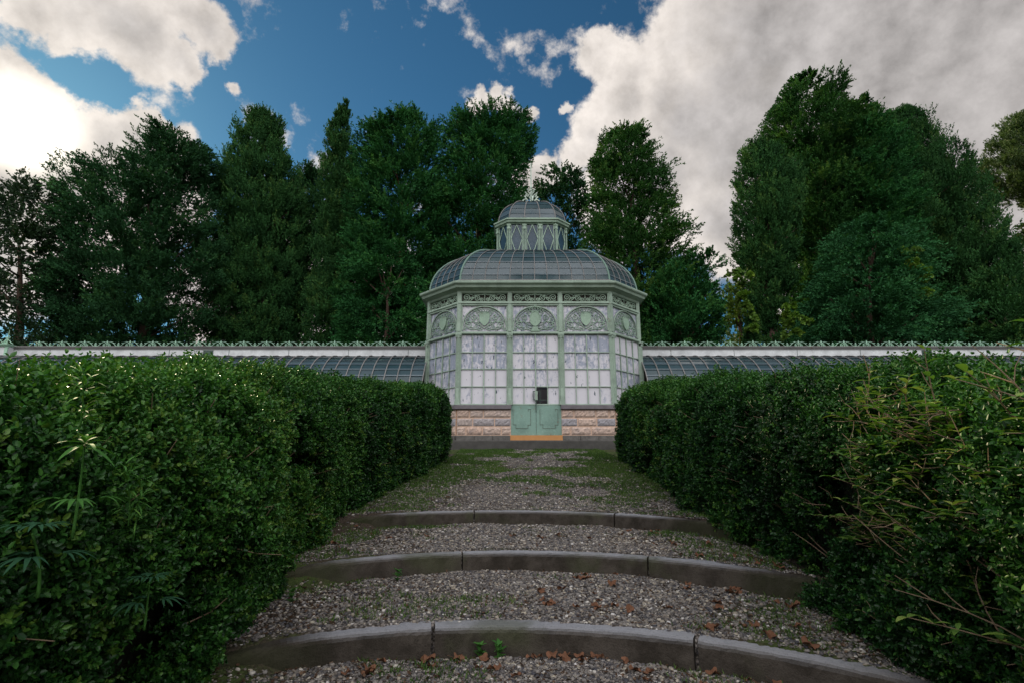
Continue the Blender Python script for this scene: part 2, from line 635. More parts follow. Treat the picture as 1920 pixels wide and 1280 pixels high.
M['ivy'] = leaf_mat('ivy_leaves', [(0, (0.05, 0.11, 0.015)), (.6, (0.12, 0.22, 0.025)), (1, (0.26, 0.32, 0.04))], .5, .2, .3)

# ------------------------------------------------------------------ ground
STEPS = [(-0.075, 0.904, 2.13, 0.15), (0.015, 2.46, 2.03, 0.30), (-0.10, 4.485, 2.12, 0.45)]


def step_y(i, x):
    cx, cy, R, z = STEPS[i]
    dx = np.clip(x - cx, -1.98, 1.98)
    return cy + np.sqrt(R * R - dx * dx)


def ground_z(x, y):
    x = np.asarray(x, float)
    y = np.asarray(y, float)
    z = np.zeros_like(x * y)
    for i in range(3):
        wd = .03 + .38 * np.clip((-1.0 - x - .2 * i) / .4, 0, 1)
        z = z + 0.15 * np.clip((y - step_y(i, x) - .050 + (wd - .03) * .8) / wd, 0, 1)
    z = z + .020 * np.clip((step_y(0, x) - y) / .05, 0, 1)
    z = z + 0.1005 * (np.clip(y, 6.65, 17.3) - 6.65)
    z = z + 0.10 * np.clip(y - 24, 0, 50)
    return z


def gaps(parts):
    return np.unique(np.round(np.concatenate(parts), 4))


gx = gaps([np.arange(-2.7, 3.3, .035), np.linspace(-14, -2.7, 30), np.linspace(3.3, 15, 30), np.linspace(-60, -14, 16), np.linspace(15, 60, 16), [-900, -400, -150, 150, 400, 900]])
gy = gaps([np.arange(.6, 7.6, .03), np.arange(7.6, 17.6, .1), np.linspace(17.6, 74, 40), np.linspace(-30, .6, 16), [-900, -300, -90, 120, 300, 900]])
XX, YY = np.meshgrid(gx, gy)
ZZ = ground_z(XX, YY)
pp = np.c_[XX.ravel(), YY.ravel(), np.zeros(XX.size)]
ZZ = ZZ + ((fbm(pp, 2.2, 4) - .5) * .05 + (fbm(pp, 14, 2) - .5) * .016).reshape(XX.shape)
nx, ny = len(gx), len(gy)
ii = (np.arange(ny - 1)[:, None] * nx + np.arange(nx - 1)[None, :]).ravel()
ground = link('ground', np_mesh('ground', np.c_[XX.ravel(), YY.ravel(), ZZ.ravel()], np.c_[ii, ii + 1, ii + nx + 1, ii + nx], smooth=True), M['ground'])
tag(ground, 'gravel path and earth between and beyond the hedges', 'ground', kind='structure')

# kerb stones of the three curved steps
KERB = [
    (0, -1.46, -0.415, 'short left kerb stone of the nearest curved step, sunk in moss at its end'),
    (0, -0.395, 0.865, 'long middle kerb stone of the nearest curved step with two weeds before it'),
    (0, 0.885, 1.85, 'right kerb stone of the nearest curved step running under the right hedge'),
    (1, -1.72, -0.395, 'left kerb stone of the second curved step fading into moss by left hedge'),
    (1, -0.382, 1.0, 'middle kerb stone of the second curved step between its two joints'),
    (1, 1.012, 1.9, 'right kerb stone of the second curved step beside fallen brown leaves'),
    (2, -1.82, -0.455, 'left kerb stone of the farthest curved step, mossy at the left hedge'),
    (2, -0.435, 1.125, 'middle kerb stone of the farthest curved step facing the terrace'),
    (2, 1.14, 1.95, 'right kerb stone of the farthest curved step ending in the right hedge'),
]
for (si, x0, x1, lab) in KERB:
    cx, cy, R, z = STEPS[si]
    mb = MB()
    n = 46
    xs = np.linspace(x0, x1, n)
    prof = [(0.0, -.21), (0.0, -.07), (0.0, -.030), (0.004, -.016), (0.011, -.006), (0.024, 0.0), (.075, 0.002), (.125, 0.0), (.15, -.012), (.15, -.21)]
    zt = z - .006
    vs = []
    for k, x in enumerate(xs):
        dx = np.clip((x - cx) / R, -.985, .985)
        a = math.asin(dx)
        sag = -.05 * max(0, (x0 + .5 - x) / .5) ** 1.3 if (x0 < -1) else 0
        for (q, h) in prof:
            jit = random.uniform(-.003, .003)
            end = .006 if k in (0, n - 1) and q < .02 else 0
            rr = R + q + jit + end
            vs.append((cx + rr * math.sin(a), cy + rr * math.cos(a), zt + h + sag + random.uniform(-.002, .002)))
    m = len(prof)
    fs = []
    for k in range(n - 1):
        for j in range(m - 1):
            fs.append((k * m + j, (k + 1) * m + j, (k + 1) * m + j + 1, k * m + j + 1))
    fs.append(tuple(range(m)))
    fs.append(tuple((n - 1) * m + j for j in range(m - 1, -1, -1)))
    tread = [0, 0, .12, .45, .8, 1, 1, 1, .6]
    mb.v = [tuple(map(float, q)) for q in vs]
    mb.f = [list(f) for f in fs]
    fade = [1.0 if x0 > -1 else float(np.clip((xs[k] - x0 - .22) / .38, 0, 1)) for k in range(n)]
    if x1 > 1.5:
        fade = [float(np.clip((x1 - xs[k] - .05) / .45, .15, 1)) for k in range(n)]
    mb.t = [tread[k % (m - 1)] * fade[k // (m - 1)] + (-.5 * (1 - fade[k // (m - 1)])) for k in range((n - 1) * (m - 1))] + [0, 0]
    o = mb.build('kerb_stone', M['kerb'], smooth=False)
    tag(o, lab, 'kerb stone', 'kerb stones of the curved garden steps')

# ------------------------------------------------------------------ greenhouse
B = 1.70
GX, GY = 0.775, 19.66
HX, OX = 1.5 * B, 2.2071 * B
DY, OY = 2.40, 1.20
zB, zPl, zTh, zSt, zSi = 1.52, 1.757, 1.931, 2.754, 2.926
zR = [2.926, 3.500, 4.082, 4.637, 5.237]
zCb, zCt, zFb, zFt, zKb, zKt = 5.33, 6.22, 6.37, 6.654, 6.75, 7.055
gh = empty('greenhouse', (GX, GY, zB))
tag(gh, 'pale green domed iron and glass greenhouse with long low wings', 'greenhouse')


def P(name, mb, mat, parent=None, **kw):
    """a part: coordinates in the world, kept under the greenhouse's base"""
    o = mb.build(name, mat, None, **kw)
    par = parent if parent is not None else gh
    o.parent = par
    off = Vector((GX, GY, zB))
    me = o.data
    if par is gh or True:
        me.transform(Matrix.Translation(-off))
    if par is not gh:
        o.location = (0, 0, 0)
    return o


plan = [(-HX, -DY), (HX, -DY), (OX, -OY), (OX, OY), (HX, DY), (-HX, DY), (-OX, OY), (-OX, -OY)]
plan = [(GX + a, GY + b) for a, b in plan]


def offset_plan(pl, o, sc_=1.0, c=(GX, GY)):
    """polygon scaled about c and then pushed outward by o"""
    n = len(pl)
    q = [np.array([c[0] + (a - c[0]) * sc_, c[1] + (b - c[1]) * sc_]) for a, b in pl]
    out = []
    for i in range(n):
        p0, p1, p2 = q[i - 1], q[i], q[(i + 1) % n]
        e1, e2 = unit(p1 - p0), unit(p2 - p1)
        n1_, n2_ = np.array([e1[1], -e1[0]]), np.array([e2[1], -e2[0]])
        b = n1_ + n2_
        b = b / np.linalg.norm(b)
        out.append(p1 + b * o / max(.2, np.dot(b, n1_)))
    return out


def frame(i, pl=plan):
    """(u along face, d outward, z) -> world for the face from plan[i] to plan[i+1]"""
    p0 = np.array(pl[i])
    p1 = np.array(pl[(i + 1) % len(pl)])
    e = unit(p1 - p0)
    nn = np.array([e[1], -e[0]])
    L = np.linalg.norm(p1 - p0)

    def fr(u, d, z):
        q = p0 + e * u - nn * d
        return (q[0], q[1], z)
    return fr, L


def ring(mb, prof, pl=plan, sc_=1.0, tint=.5, close=True):
    """sweep a profile of (outward, z) round the plan"""
    n = len(pl)
    rows = [offset_plan(pl, o, sc_) for o, z in prof]
    vs = [(rows[j][i][0], rows[j][i][1], prof[j][1]) for j in range(len(prof)) for i in range(n)]
    fs = []
    m = len(prof)
    for j in range(m if close else m - 1):
        j2 = (j + 1) % m
        for i in range(n):
            i2 = (i + 1) % n
            fs.append((j * n + i, j * n + i2, j2 * n + i2, j2 * n + i))
    mb.add(vs, fs, tint)


def spiral(cx, cz, r0, r1, a0, turns, n=22):
    pts = []
    for k in range(n):
        t = k / (n - 1)
        r = r0 + (r1 - r0) * t
        a = a0 + turns * 2 * PI * t
        pts.append((cx + r * math.cos(a), cz + r * math.sin(a)))
    return pts


# base: dark step slab, base course, rusticated stone, sill
mb = MB()
ring(mb, [(.50, zB - .25), (.50, zPl - .03), (.47, zPl), (-.2, zPl), (-.2, zB - .25)])
P('step_slab', mb, M['slab'])
mb = MB()
for fi in (0, 1, 2, 7, 6, 4, 5, 3):
    fr, L = frame(fi)
    segs = [(0, L)] if fi != 0 else [(0, B + .02), (2 * B - .02, 3 * B)]
    for a, b in segs:
        nseg = max(1, int((b - a) / .5))
        for k in range(nseg):
            u0 = a + (b - a) * k / nseg
            u1 = a + (b - a) * (k + 1) / nseg
            o = random.uniform(-.012, .012)
            mb.box(u0 + .004, u1 - .004, -.115 + o, .10, zPl - .02, zTh - .006, fr)
P('base_course', mb, M['base_stone'], bevel=.012)

mb = MB()
mo = MB()
for fi in range(8):
    fr, L = frame(fi)
    segs = [(0, L)] if fi != 0 else [(0, B + .045), (2 * B - .045, 3 * B)]
    ch = (zSt - zTh) / 3
    for a, b in segs:
        mo.box(a + .01, b - .004, -.035, .15, zTh - .004, zSt, fr)
        for c in range(3):
            u = a
            w0 = [.30, .52, .41][c]
            first = True
            while u < b - .02:
                wd = random.uniform(.42, .72) if not first else w0
                first = False
                u1 = min(b, u + wd)
                if b - u1 < .2:
                    u1 = b
                z0, z1 = zTh + c * ch + .016, zTh + (c + 1) * ch - .016
                # rough rock face: a small displaced grid
                nu, nz = max(4, int((u1 - u) / .05)), 5
                vs = []
                for j in range(nz + 1):
                    for i in range(nu + 1):
                        uu = u + .014 + (u1 - u - .028) * i / nu
                        zz = z0 + (z1 - z0) * j / nz
                        edge = i in (0, nu) or j in (0, nz)
                        d = -.038 if edge else -.060 - random.uniform(0, .026) * (1 if 1 < j else .6)
                        vs.append(fr(uu, d, zz))
                fs = [(j * (nu + 1) + i, j * (nu + 1) + i + 1, (j + 1) * (nu + 1) + i + 1, (j + 1) * (nu + 1) + i) for j in range(nz) for i in range(nu)]
                tint = random.uniform(0.0, .5)
                if c == 1 and random.random() < .75 or random.random() < .12:
                    tint = random.uniform(.7, 1.0)
                mb.add(vs, fs, tint)
                u = u1
sw = P('stone_wall', mo, M['mortar'])
P('stone_block', mb, M['stone'], sw, recalc=False)
mb = MB()
for fi in range(8):
    fr, L = frame(fi)
    segs = [(-.05, L + .05)] if fi != 0 else [(-.05, B + .055), (2 * B - .055, 3 * B + .05)]
    for a, b in segs:
        mb.box(a, b, -.13 - .002 * (fi % 3), .13, zSt + .002 + .002 * (fi % 2), zSi - .030, fr)
P('window_sill', mb, M['sill'], bevel=.015)

# bays
PW = .16
g_shield = [(-.15, .20), (-.16, .05), (-.135, -.10), (-.06, -.20), (0, -.245), (.06, -.20), (.135, -.10), (.16, .05), (.15, .20), (.07, .185), (0, .205), (-.07, .185)]
bay_list = [(7, 0), (0, 0), (0, 1), (0, 2), (1, 0), (2, 0), (3, 0), (4, 0), (4, 1), (4, 2), (5, 0), (6, 0)]
face_bays = {0: 3, 4: 3}
wear_rows = [.25, .18, .72, .78]
for fi in range(8):
    fr, L = frame(fi)
    nb = face_bays.get(fi, 1)
    bw = L / nb
    vis = fi in (0, 1, 7)
    for k in range(nb):
        a, b = k * bw + PW / 2, (k + 1) * bw - PW / 2
        mid = (a + b) / 2
        is_door = (fi == 0 and k == 1)
        # glass panes, one quad each so that every pane carries its own wear
        mb = MB()
        nc = 4
        cw = (b - a) / nc
        for r in range(4):
            for c in range(nc):
                if is_door and r == 0 and c == 2:
                    continue
                wr = wear_rows[r] + random.uniform(-.18, .2)
                if fi == 0 and k == 0:
                    wr += (-.25 if r == 1 else 0)
                if is_door:
                    wr = .42 + random.uniform(-.15, .3)
                if fi == 1:
                    wr = [.55, .75, .6, .05][r] + random.uniform(-.1, .1)
                if fi == 7:
                    wr = [.5, .75, .85, .75][r] + random.uniform(-.1, .1)
                u0, u1 = a + cw * c, a + cw * (c + 1)
                z0, z1 = zR[r], zR[r + 1]
                dd = .03 + random.uniform(-.003, .003)
                mb.add([fr(u0, dd, z0), fr(u1, dd, z0), fr(u1, dd, z1), fr(u0, dd, z1)], [(0, 1, 2, 3)], wr)
        pane = P('window_panes', mb, M['wash'], recalc=False)
        mb = MB()
        for c in range(nc + 1):
            u = a + cw * c
            wd = .021 if c in (0, nc) else (.017 if c == 2 else .011)
            mb.box(u - wd, u + wd, -.012 - .001 * c, .024, zR[0] - .002, zR[4], fr)
        for r in range(5):
            mb.box(a - .02, b + .02, -.006, .023, zR[r] - .013, zR[r] + .013, fr)
        P('glazing_bar', mb, M['green'], pane)
        # crest panel
        mb = MB()
        wr = random.uniform(.55, .8)
        mb.add([fr(a - .01, .032, zCb - .03), fr(b + .01, .032, zCb - .03), fr(b + .01, .032, zCt + .03), fr(a - .01, .032, zCt + .03)], [(0, 1, 2, 3)], wr)
        crest = P('crest_panel', mb, M['wash'], recalc=False)
        mb = MB()
        for (u, wd) in ((a + .012, .018), (b - .012, .018)):
            mb.box(u - wd, u + wd, -.012, .03, zCb - .03, zCt + .03, fr)
        if vis or fi in (2, 6):
            hw = (b - a) / 2 - .035
            zb, zt = zCb + .03, zCt - .03
            hh = zt - zb
            arch = [(mid + hw * math.cos(PI - PI * t / 28), -.005, zb + .01 + (hh) * min(1, 1.0 * math.sin(PI * t / 28)) ** .8) for t in range(29)]
            mb.tube(arch, .026, 6, fr=fr)
            arch2 = [(mid + (hw - .075) * math.cos(PI - PI * t / 28), 0.008, zb + .01 + (hh - .075) * math.sin(PI * t / 28) ** .8) for t in range(29)]
            mb.tube(arch2, .009, 4, fr=fr)
            P('arch_frame', mb, M['green'], crest)
            centre = (fi == 0 and k == 1)
            mb = MB()
            zc = zb + .43
            sx = hw / .70
            for sgn in (-1, 1):
                for (cx_, cz_, r0, a0, tn, rr) in ((.50, .20, .125, .3, 1.6, .013), (.36, .47, .10, 2.2, 1.5, .012), (.27, .13, .085, 4.0, 1.4, .011),
                                                   (.53, .40, .055, 1.0, 1.3, .009), (.24, .66, .065, 2.4, 1.4, .010), (.62, .06, .05, 0.5, 1.3, .009)):
                    sp_ = spiral(0, 0, r0, .012, a0, tn)
                    mb.tube([(mid + sgn * sx * (cx_ + p) - 0, 0.0, zb + cz_ + q) for p, q in sp_], rr, 5, fr=fr)
                mb.tube([(mid + sgn * sx * x, .004, zb + z_) for x, z_ in ((.05, .05), (.16, .03), (.28, .06), (.40, .04), (.52, .09), (.62, .2))], .014, 5, fr=fr)
                mb.tube([(mid + sgn * sx * x, .004, zb + z_) for x, z_ in ((.17, .30), (.26, .28), (.34, .33), (.44, .30), (.55, .30), (.62, .36))], .013, 5, fr=fr)
                mb.tube([(mid + sgn * sx * x, .004, zb + z_) for x, z_ in ((.06, .10), (.12, .18), (.20, .20), (.30, .26), (.38, .36), (.47, .52))], .012, 5, fr=fr)
                mb.tube([(mid + sgn * sx * x, .004, zb + z_) for x, z_ in ((.14, .72), (.24, .75), (.34, .68), (.44, .58), (.52, .50))], .011, 5, fr=fr)
                for (lx, lz, la) in ((.40, .12, .4), (.46, .33, 1.0), (.30, .40, 2.0), (.20, .56, 1.2), (.56, .26, .2), (.33, .56, .8), (.15, .10, .2)):
                    lw = .05
                    ca, sa = math.cos(la), math.sin(la)
                    pol = [(-lw, 0), (0, -.022), (lw, 0), (0, .022)]
                    pol = [(mid + sgn * sx * (lx + p * ca - q * sa), zb + lz + p * sa + q * ca) for p, q in pol]
                    if sgn < 0:
                        pol = pol[::-1]
                    mb.prism(pol, -.008, .03, fr)
            P('scrollwork', mb, M['scroll'], crest)
            mb = MB()
            if centre:
                ov = [(mid + sx * (.165 + .01 * math.cos(3 * t)) * math.cos(t), zc - .02 + .25 * math.sin(t)) for t in np.linspace(0, 2 * PI, 25)[:-1]]
                mb.prism(ov, -.045, .03, fr)
                mb.tube([(x, -.04, z_) for x, z_ in ov + [ov[0]]], .020, 6, fr=fr)
                mb.prism([(mid - .13, zb - .005), (mid + .13, zb - .005), (mid + .10, zb + .05), (mid + .08, zb + .13), (mid - .08, zb + .13), (mid - .10, zb + .05)], -.05, .03, fr)
                mb.box(mid - .15, mid + .15, -.055, .03, zb - .025, zb + .0, fr)
            else:
                sh = [(mid + sx * 1.02 * p, zc - .02 + q) for p, q in g_shield][::-1]
                sh = sh[::-1]
                sh = [(x, z_) for x, z_ in sh]
                mb.prism(sh, -.038, .03, fr)
                mb.tube([(x, -.034, z_) for x, z_ in sh + [sh[0]]], .011, 5, fr=fr)
                rib = [(mid + sx * 1.45 * p, zc - .02 + q * 1.35) for p, q in g_shield[1:8]]
                mb.tube([(x, 0, z_) for x, z_ in rib], .016, 5, fr=fr)
            P('shield', mb, M['shield'], crest)
            mb = MB()
            cz = zc + (.245 if centre else .215)
            wr_, hr_ = (.17, .15) if centre else (.14, .09)
            mb.tube([(mid + sx * wr_ * math.cos(t), -.02 + .02 * abs(math.cos(t)), cz + .018 * math.sin(t)) for t in np.linspace(0, 2 * PI, 17)], .014, 5, fr=fr)
            for j in range(5):
                t = -1 + j * .5
                x = mid + sx * wr_ * t * 1.12
                mb.tube([(mid + sx * wr_ * t * .92, -.025, cz), (x, -.03, cz + hr_ * .55), (mid + sx * wr_ * t * (.5 if centre else 1.2), -.03, cz + hr_)], .013, 5, fr=fr)
                mb.tube([(x, -.03, cz + hr_ * .45), (x, -.03, cz + hr_ * .62)], .022, 6, fr=fr)
            if centre:
                mb.tube([(mid, -.03, cz + hr_ * .9), (mid, -.03, cz + hr_ + .05)], .030, 6, fr=fr)
            P('crown', mb, M['scroll'], crest)
        else:
            mb.box(a, b, -.012, .03, zCt + .0, zCt + .03, fr)
            P('arch_frame', mb, M['green'], crest)
        # scroll frieze
        mb = MB()
        zmid = (zFb + zFt) / 2
        fh = (zFt - zFb) / 2
        half = (b - a) / 2
        mb.box(a - .01, b + .01, .085, .10, zFb - .02, zFt + .05, fr)  # dark sheet added in place of the shaded interior behind the scrolls
        fz = P('frieze', mb, M['interior'])
        mb = MB()
        for sgn in (-1, 1):
            for (fx, r0, a0, tn) in ((.80, .122, -2.2, -1.7), (.34, .118, .8, 1.7), (.12, .065, -1.0, 1.4), (.57, .06, 2.0, 1.3)):
                cz_ = zmid + (.012 if fx > .7 else (-.015 if fx > .2 else -.065))
                mb.tube([(mid + sgn * (half * fx + p), .01, cz_ + q) for p, q in spiral(0, 0, r0, .014, a0, tn, 26)], .0145, 5, fr=fr)
            mb.tube([(mid + sgn * half * x, .01, zmid + fh * z_) for x, z_ in ((.02, .95), (.12, .7), (.28, .75), (.42, .35), (.52, -.3), (.62, -.8), (.78, -.85), (.93, -.6))], .012, 5, fr=fr)
            mb.tube([(mid + sgn * half * x, .01, zmid + fh * z_) for x, z_ in ((.42, .9), (.5, .5), (.6, .85), (.7, .95))], .010, 5, fr=fr)
        mb.tube([(mid, .01, zFb), (mid, .01, zFt)], .012, 5, fr=fr)
        P('scrollwork', mb, M['green_pale'], fz)

# posts with bases and capitals
for fi in range(8):
    fr, L = frame(fi)
    nb = face_bays.get(fi, 1)
    for k in range(nb):
        u = k * L / nb
        for corner in ([True] if k == 0 else [False]):
            mb = MB()
            hw = PW / 2
            d0 = -.075
            mb.box(u - hw, u + hw, d0 + .045, .07, zSi - .028, zKb + .005, fr)                # body
            mb.box(u - hw * .62, u + hw * .62, d0, d0 + .05, zSi + .10, zR[4] - .14, fr)        # raised pilaster
            for q in (-.36, 0, .36):
                mb.tube([(u + hw * q, d0 - .003, zSi + .55), (u + hw * q, d0 - .003, zR[4] - .16)], .011, 6, fr=fr)
            mb.box(u - hw * 1.12, u + hw * 1.12, d0 - .012, .06, zSi - .026, zSi + .10, fr)      # foot
            mb.box(u - hw * .92, u + hw * .92, d0 - .008, .05, zSi + .10, zSi + .14, fr)
            mb.box(u - hw * 1.0, u + hw * 1.0, d0 - .012, .05, zR[4] - .14, zR[4] - .045, fr)    # capital
            mb.box(u - hw * 1.3, u + hw * 1.3, d0 - .03, .05, zR[4] - .045, zR[4] + .0, fr)
            for sg in (-1, 1):
                mb.tube([(u + sg * hw * .8 + .028 * math.cos(t), d0 - .025, zR[4] - .085 + .028 * math.sin(t)) for t in np.linspace(0, 2 * PI, 11)], .011, 5, fr=fr)
            mb.box(u - hw * .7, u + hw * .7, d0 + .02, .06, zCb, zKb, fr)
            P('post', mb, M['green'], bevel=.004)

# rails
mb = MB()
ring(mb, [(.045, zR[4] + .001), (.062, zR[4] + .02), (.062, zR[4] + .045), (.034, zR[4] + .055), (.034, zCb - .006), (-.08, zCb - .006), (-.08, zR[4] + .001)])
P('lower_rail', mb, M['green'])
mb = MB()
ring(mb, [(.035, zCt + .012), (.035, zCt + .06), (.07, zCt + .075), (.07, zCt + .11), (.05, zFb - .006), (-.08, zFb - .006), (-.08, zCt + .012)])
P('upper_rail', mb, M['green'])
mb = MB()
ring(mb, [(.03, zSi - .030), (.03, zSi - .004), (-.08, zSi - .004), (-.08, zSi - .030)])
P('bottom_rail', mb, M['green'])
# cornice
mb = MB()
ring(mb, [(.02, zFt + .002), (.05, zFt + .03), (.07, zFt + .075), (.16, zFt + .12), (.19, zKb + .04), (.24, zKb + .055), (.27, zKb + .13), (.335, zKb + .17), (.35, zKb + .20),
          (.35, zKt - .055), (.31, zKt - .05), (.14, zKt + .03), (-.03, zKt + .05), (-.10, zKt + .05), (-.10, zFt + .002)])
P('cornice', mb, M['green'])

# main dome
KL = .352
DH = 1.66
zD0 = zKt + .02


def dome_pt(i, t, s=0.0, k_end=KL, H=DH, z0=zD0, pl=plan, lift=0.0, base=1.0):
    """point on dome face i (0..1 along the face = s) at height parameter t 0..1"""
    if base == 1.0:            # main dome: steep haunch, then a nearly level crown up to the lantern
        if t < .8:
            th = t / .8 * PI / 2
            q = .66 * (1 - math.cos(th))
            z = z0 + 1.53 * math.sin(th)
        else:
            th = PI / 2 * (.86 + .14 * (t - .8) / .2)
            q = .66 + .34 * (t - .8) / .2
            z = z0 + 1.53 + (H - 1.53) * (t - .8) / .2
        k = 1 - (1 - k_end) * q
    else:
        th = t * PI / 2
        k = base * (1 - (1 - k_end / base) * (1 - math.cos(th)))
        z = z0 + H * math.sin(th)
    p0, p1 = np.array(pl[i]), np.array(pl[(i + 1) % 8])
    p = p0 + (p1 - p0) * s
    c = np.array([GX, GY])
    q = c + (p - c) * k
    if lift:
        e = unit(p1 - p0)
        nn = np.array([e[1], -e[0]])
        q = q + nn * lift * math.cos(th)
        z += lift * math.sin(th)
    return (q[0], q[1], z)


dome_mb = MB()
ROWS = 11
for i in range(8):
    nb = {0: 12, 4: 12}.get(i, 5 if i in (1, 7, 3, 5) else 6)
    for r in range(ROWS):
        t0, t1 = r / ROWS, (r + 1) / ROWS
        for c in range(nb):
            s0, s1 = c / nb, (c + 1) / nb
            # every pane laps over the one below it
            lo, hi = .014, -.004
            tw = random.uniform(-.004, .004)
            q = [dome_pt(i, t0 - .004, s0, lift=lo), dome_pt(i, t0 - .004, s1, lift=lo), dome_pt(i, t1, s1, lift=hi + tw), dome_pt(i, t1, s0, lift=hi + tw)]
            dome_mb.add(q, [(0, 1, 2, 3)], random.random() ** 2 * .6 + (.25 if r % 3 == 1 else 0))
            if 0 < r < 9:
                dome_mb.add([dome_pt(i, t0 - .004, s0, lift=.017), dome_pt(i, t0 - .004, s1, lift=.017), dome_pt(i, t0 + .006, s1, lift=.0165), dome_pt(i, t0 + .006, s0, lift=.0165)], [(0, 1, 2, 3)], 1.6)  # pale lap strip: bright reflection put into the glass colour
dome = P('dome', dome_mb, M['glass'], recalc=False)
for i in range(8):
    nb = {0: 12, 4: 12}.get(i, 5 if i in (1, 7, 3, 5) else 6)
    if i in (3, 4, 5):
        continue
    for c in range(1, nb):
        mb = MB()
        mb.tube([dome_pt(i, t, c / nb, lift=.018) for t in np.linspace(0, 1, 16)], .013, 5)
        P('rib', mb, M['rib'], dome)
for i in range(8):
    mb = MB()
    mb.tube([dome_pt(i, t, 0, lift=.01) for t in np.linspace(0, 1, 18)], .034, 6)
    P('hip_rib', mb, M['hip'], dome)
mb = MB()
for r in (3, 7):
    pass
ring(mb, [(.03, zKt + .052), (.05, zKt + .075), (.03, zKt + .10), (-.06, zKt + .10), (-.06, zKt + .052)])
P('dome_kerb', mb, M['rib'])

# lantern
zL0 = zD0 + DH - .06
zL1, zL2 = 9.95, 10.11
lan = [tuple(q) for q in offset_plan(plan, 0, KL)]
mb = MB()
for i in range(8):
    fr, L = frame(i, lan)
    mb.box(0.01, L - .01, .02, .026, zL0, zL1, fr)
lantern = P('lantern', mb, M['lantern_glass'])
for i in range(8):
    fr, L = frame(i, lan)
    nb = face_bays.get(i, 1)
    for k in range(nb):
        u = k * L / nb
        mb = MB()
        for q in (-.028, .028):
            mb.tube([(u + q, -.02, zL0), (u + q, -.02, zL1)], .017, 6, fr=fr)
        mb.box(u - .065, u + .065, -.045, .03, zL1 - .20, zL1 - .15, fr)
        mb.box(u - .05, u + .05, -.04, .03, zL1 - .15, zL1 - .02, fr)
        mb.box(u - .075, u + .075, -.05, .03, zL1 - .06, zL1 - .0, fr)
        P('column', mb, M['green_pale'], lantern)
        mb = MB()
        a, b = u + .085, u + L / nb - .085
        m_ = (a + b) / 2
        for x in (a, b):
            mb.box(x - .012, x + .012, -.012, .018, zL0, zL1, fr)
        zz0, zz1 = zL0 + .10, zL1 - .02
        zm = (zz0 + zz1) / 2
        for x in (a, b):
            mb.tube([(m_, -.006, zz0 - .1), (x, -.006, zm), (m_, -.006, zz1)], .016, 5, fr=fr)
        P('lattice', mb, M['green_pale'], lantern)
mb = MB()
lan_c = [tuple(q) for q in lan]
ring(mb, [(.02, zL1), (.05, zL1 + .03), (.11, zL1 + .05), (.13, zL1 + .12), (.17, zL2 - .02), (.17, zL2 + .03), (.12, zL2 + .04), (-.05, zL2 + .04), (-.05, zL1)], pl=lan_c)
P('lantern_cornice', mb, M['green_pale'], lantern)
ld = MB()
zT0, TH = zL2 + .03, 1.03
LK = KL * .985
for i in range(8):
    nb = {0: 3, 4: 3}.get(i, 1 if i in (1, 3, 5, 7) else 2)
    for r in range(6):
        t0, t1 = r / 6, (r + 1) / 6
        for c in range(nb):
            q = [dome_pt(i, t0 - .006, c / nb, .11, TH, zT0, lift=.010, base=LK), dome_pt(i, t0 - .006, (c + 1) / nb, .11, TH, zT0, lift=.010, base=LK),
                 dome_pt(i, t1, (c + 1) / nb, .11, TH, zT0, lift=-.003, base=LK), dome_pt(i, t1, c / nb, .11, TH, zT0, lift=-.003, base=LK)]
            ld.add(q, [(0, 1, 2, 3)], random.random() ** 2 * .9 + (.3 if r < 2 else 0))
cap = P('cupola', ld, M['glass'], recalc=False)
for i in range(8):
    nb = {0: 3, 4: 3}.get(i, 1 if i in (1, 3, 5, 7) else 2)
    for c in range(nb):
        mb = MB()
        mb.tube([dome_pt(i, t, c / nb, .11, TH, zT0, lift=.012, base=LK) for t in np.linspace(0, 1, 12)], .020, 5)
        P('rib', mb, M['rib'], cap)
mb = MB()
top_poly = [dome_pt(i, 1, 0, .11, TH, zT0, base=LK) for i in range(8)]
mb.add([(x, y, z + .02) for x, y, z in top_poly] + [(x, y, z - .03) for x, y, z in top_poly], [tuple(range(8)), tuple(range(15, 7, -1))] + [(i, (i + 1) % 8, 8 + (i + 1) % 8, 8 + i) for i in range(8)])
P('cupola_cap', mb, M['rib'], cap)
# finial
zF = zT0 + TH + .02
mb = MB()
mb.tube([(GX, GY, zF), (GX, GY, zF + 1.9)], .036, 6, r2=.016)
mb.lathe([(.03, zF + .60), (.06, zF + .64), (.03, zF + .68), (.05, zF + .80), (.02, zF + .86)], GX, GY, 8)
fin = P('finial', mb, M['finial'])
mb = MB()
for k in range(4):
    a = k * PI / 2 + .12
    ca, sa = math.cos(a), math.sin(a)

    def rad(q):
        return [(GX + ca * x, GY + sa * x, zF + z_) for x, z_ in q]
    mb.tube(rad([(.36, .0), (.36, .10), (.32, .20), (.24, .25), (.15, .22), (.12, .14), (.17, .09), (.22, .12), (.21, .16)]), .030, 5)
    mb.tube(rad([(.02, .05), (.12, .10), (.14, .2), (.22, .3), (.24, .38), (.20, .42), (.16, .38), (.18, .35)]), .026, 5)
    mb.tube(rad([(.02, .25), (.08, .34), (.12, .46), (.19, .50), (.22, .46), (.19, .43)]), .022, 5)
    mb.tube(rad([(.02, .45), (.06, .52), (.12, .60), (.10, .65), (.07, .62)]), .019, 5)
    for (x, z_) in ((.26, .33), (.22, .52), (.13, .66), (.10, .05)):
        mb.tube(rad([(x - .03, z_), (x + .01, z_ + .02), (x + .03, z_ + .05)]), .022, 5)
P('scrollwork', mb, M['finial'], fin)

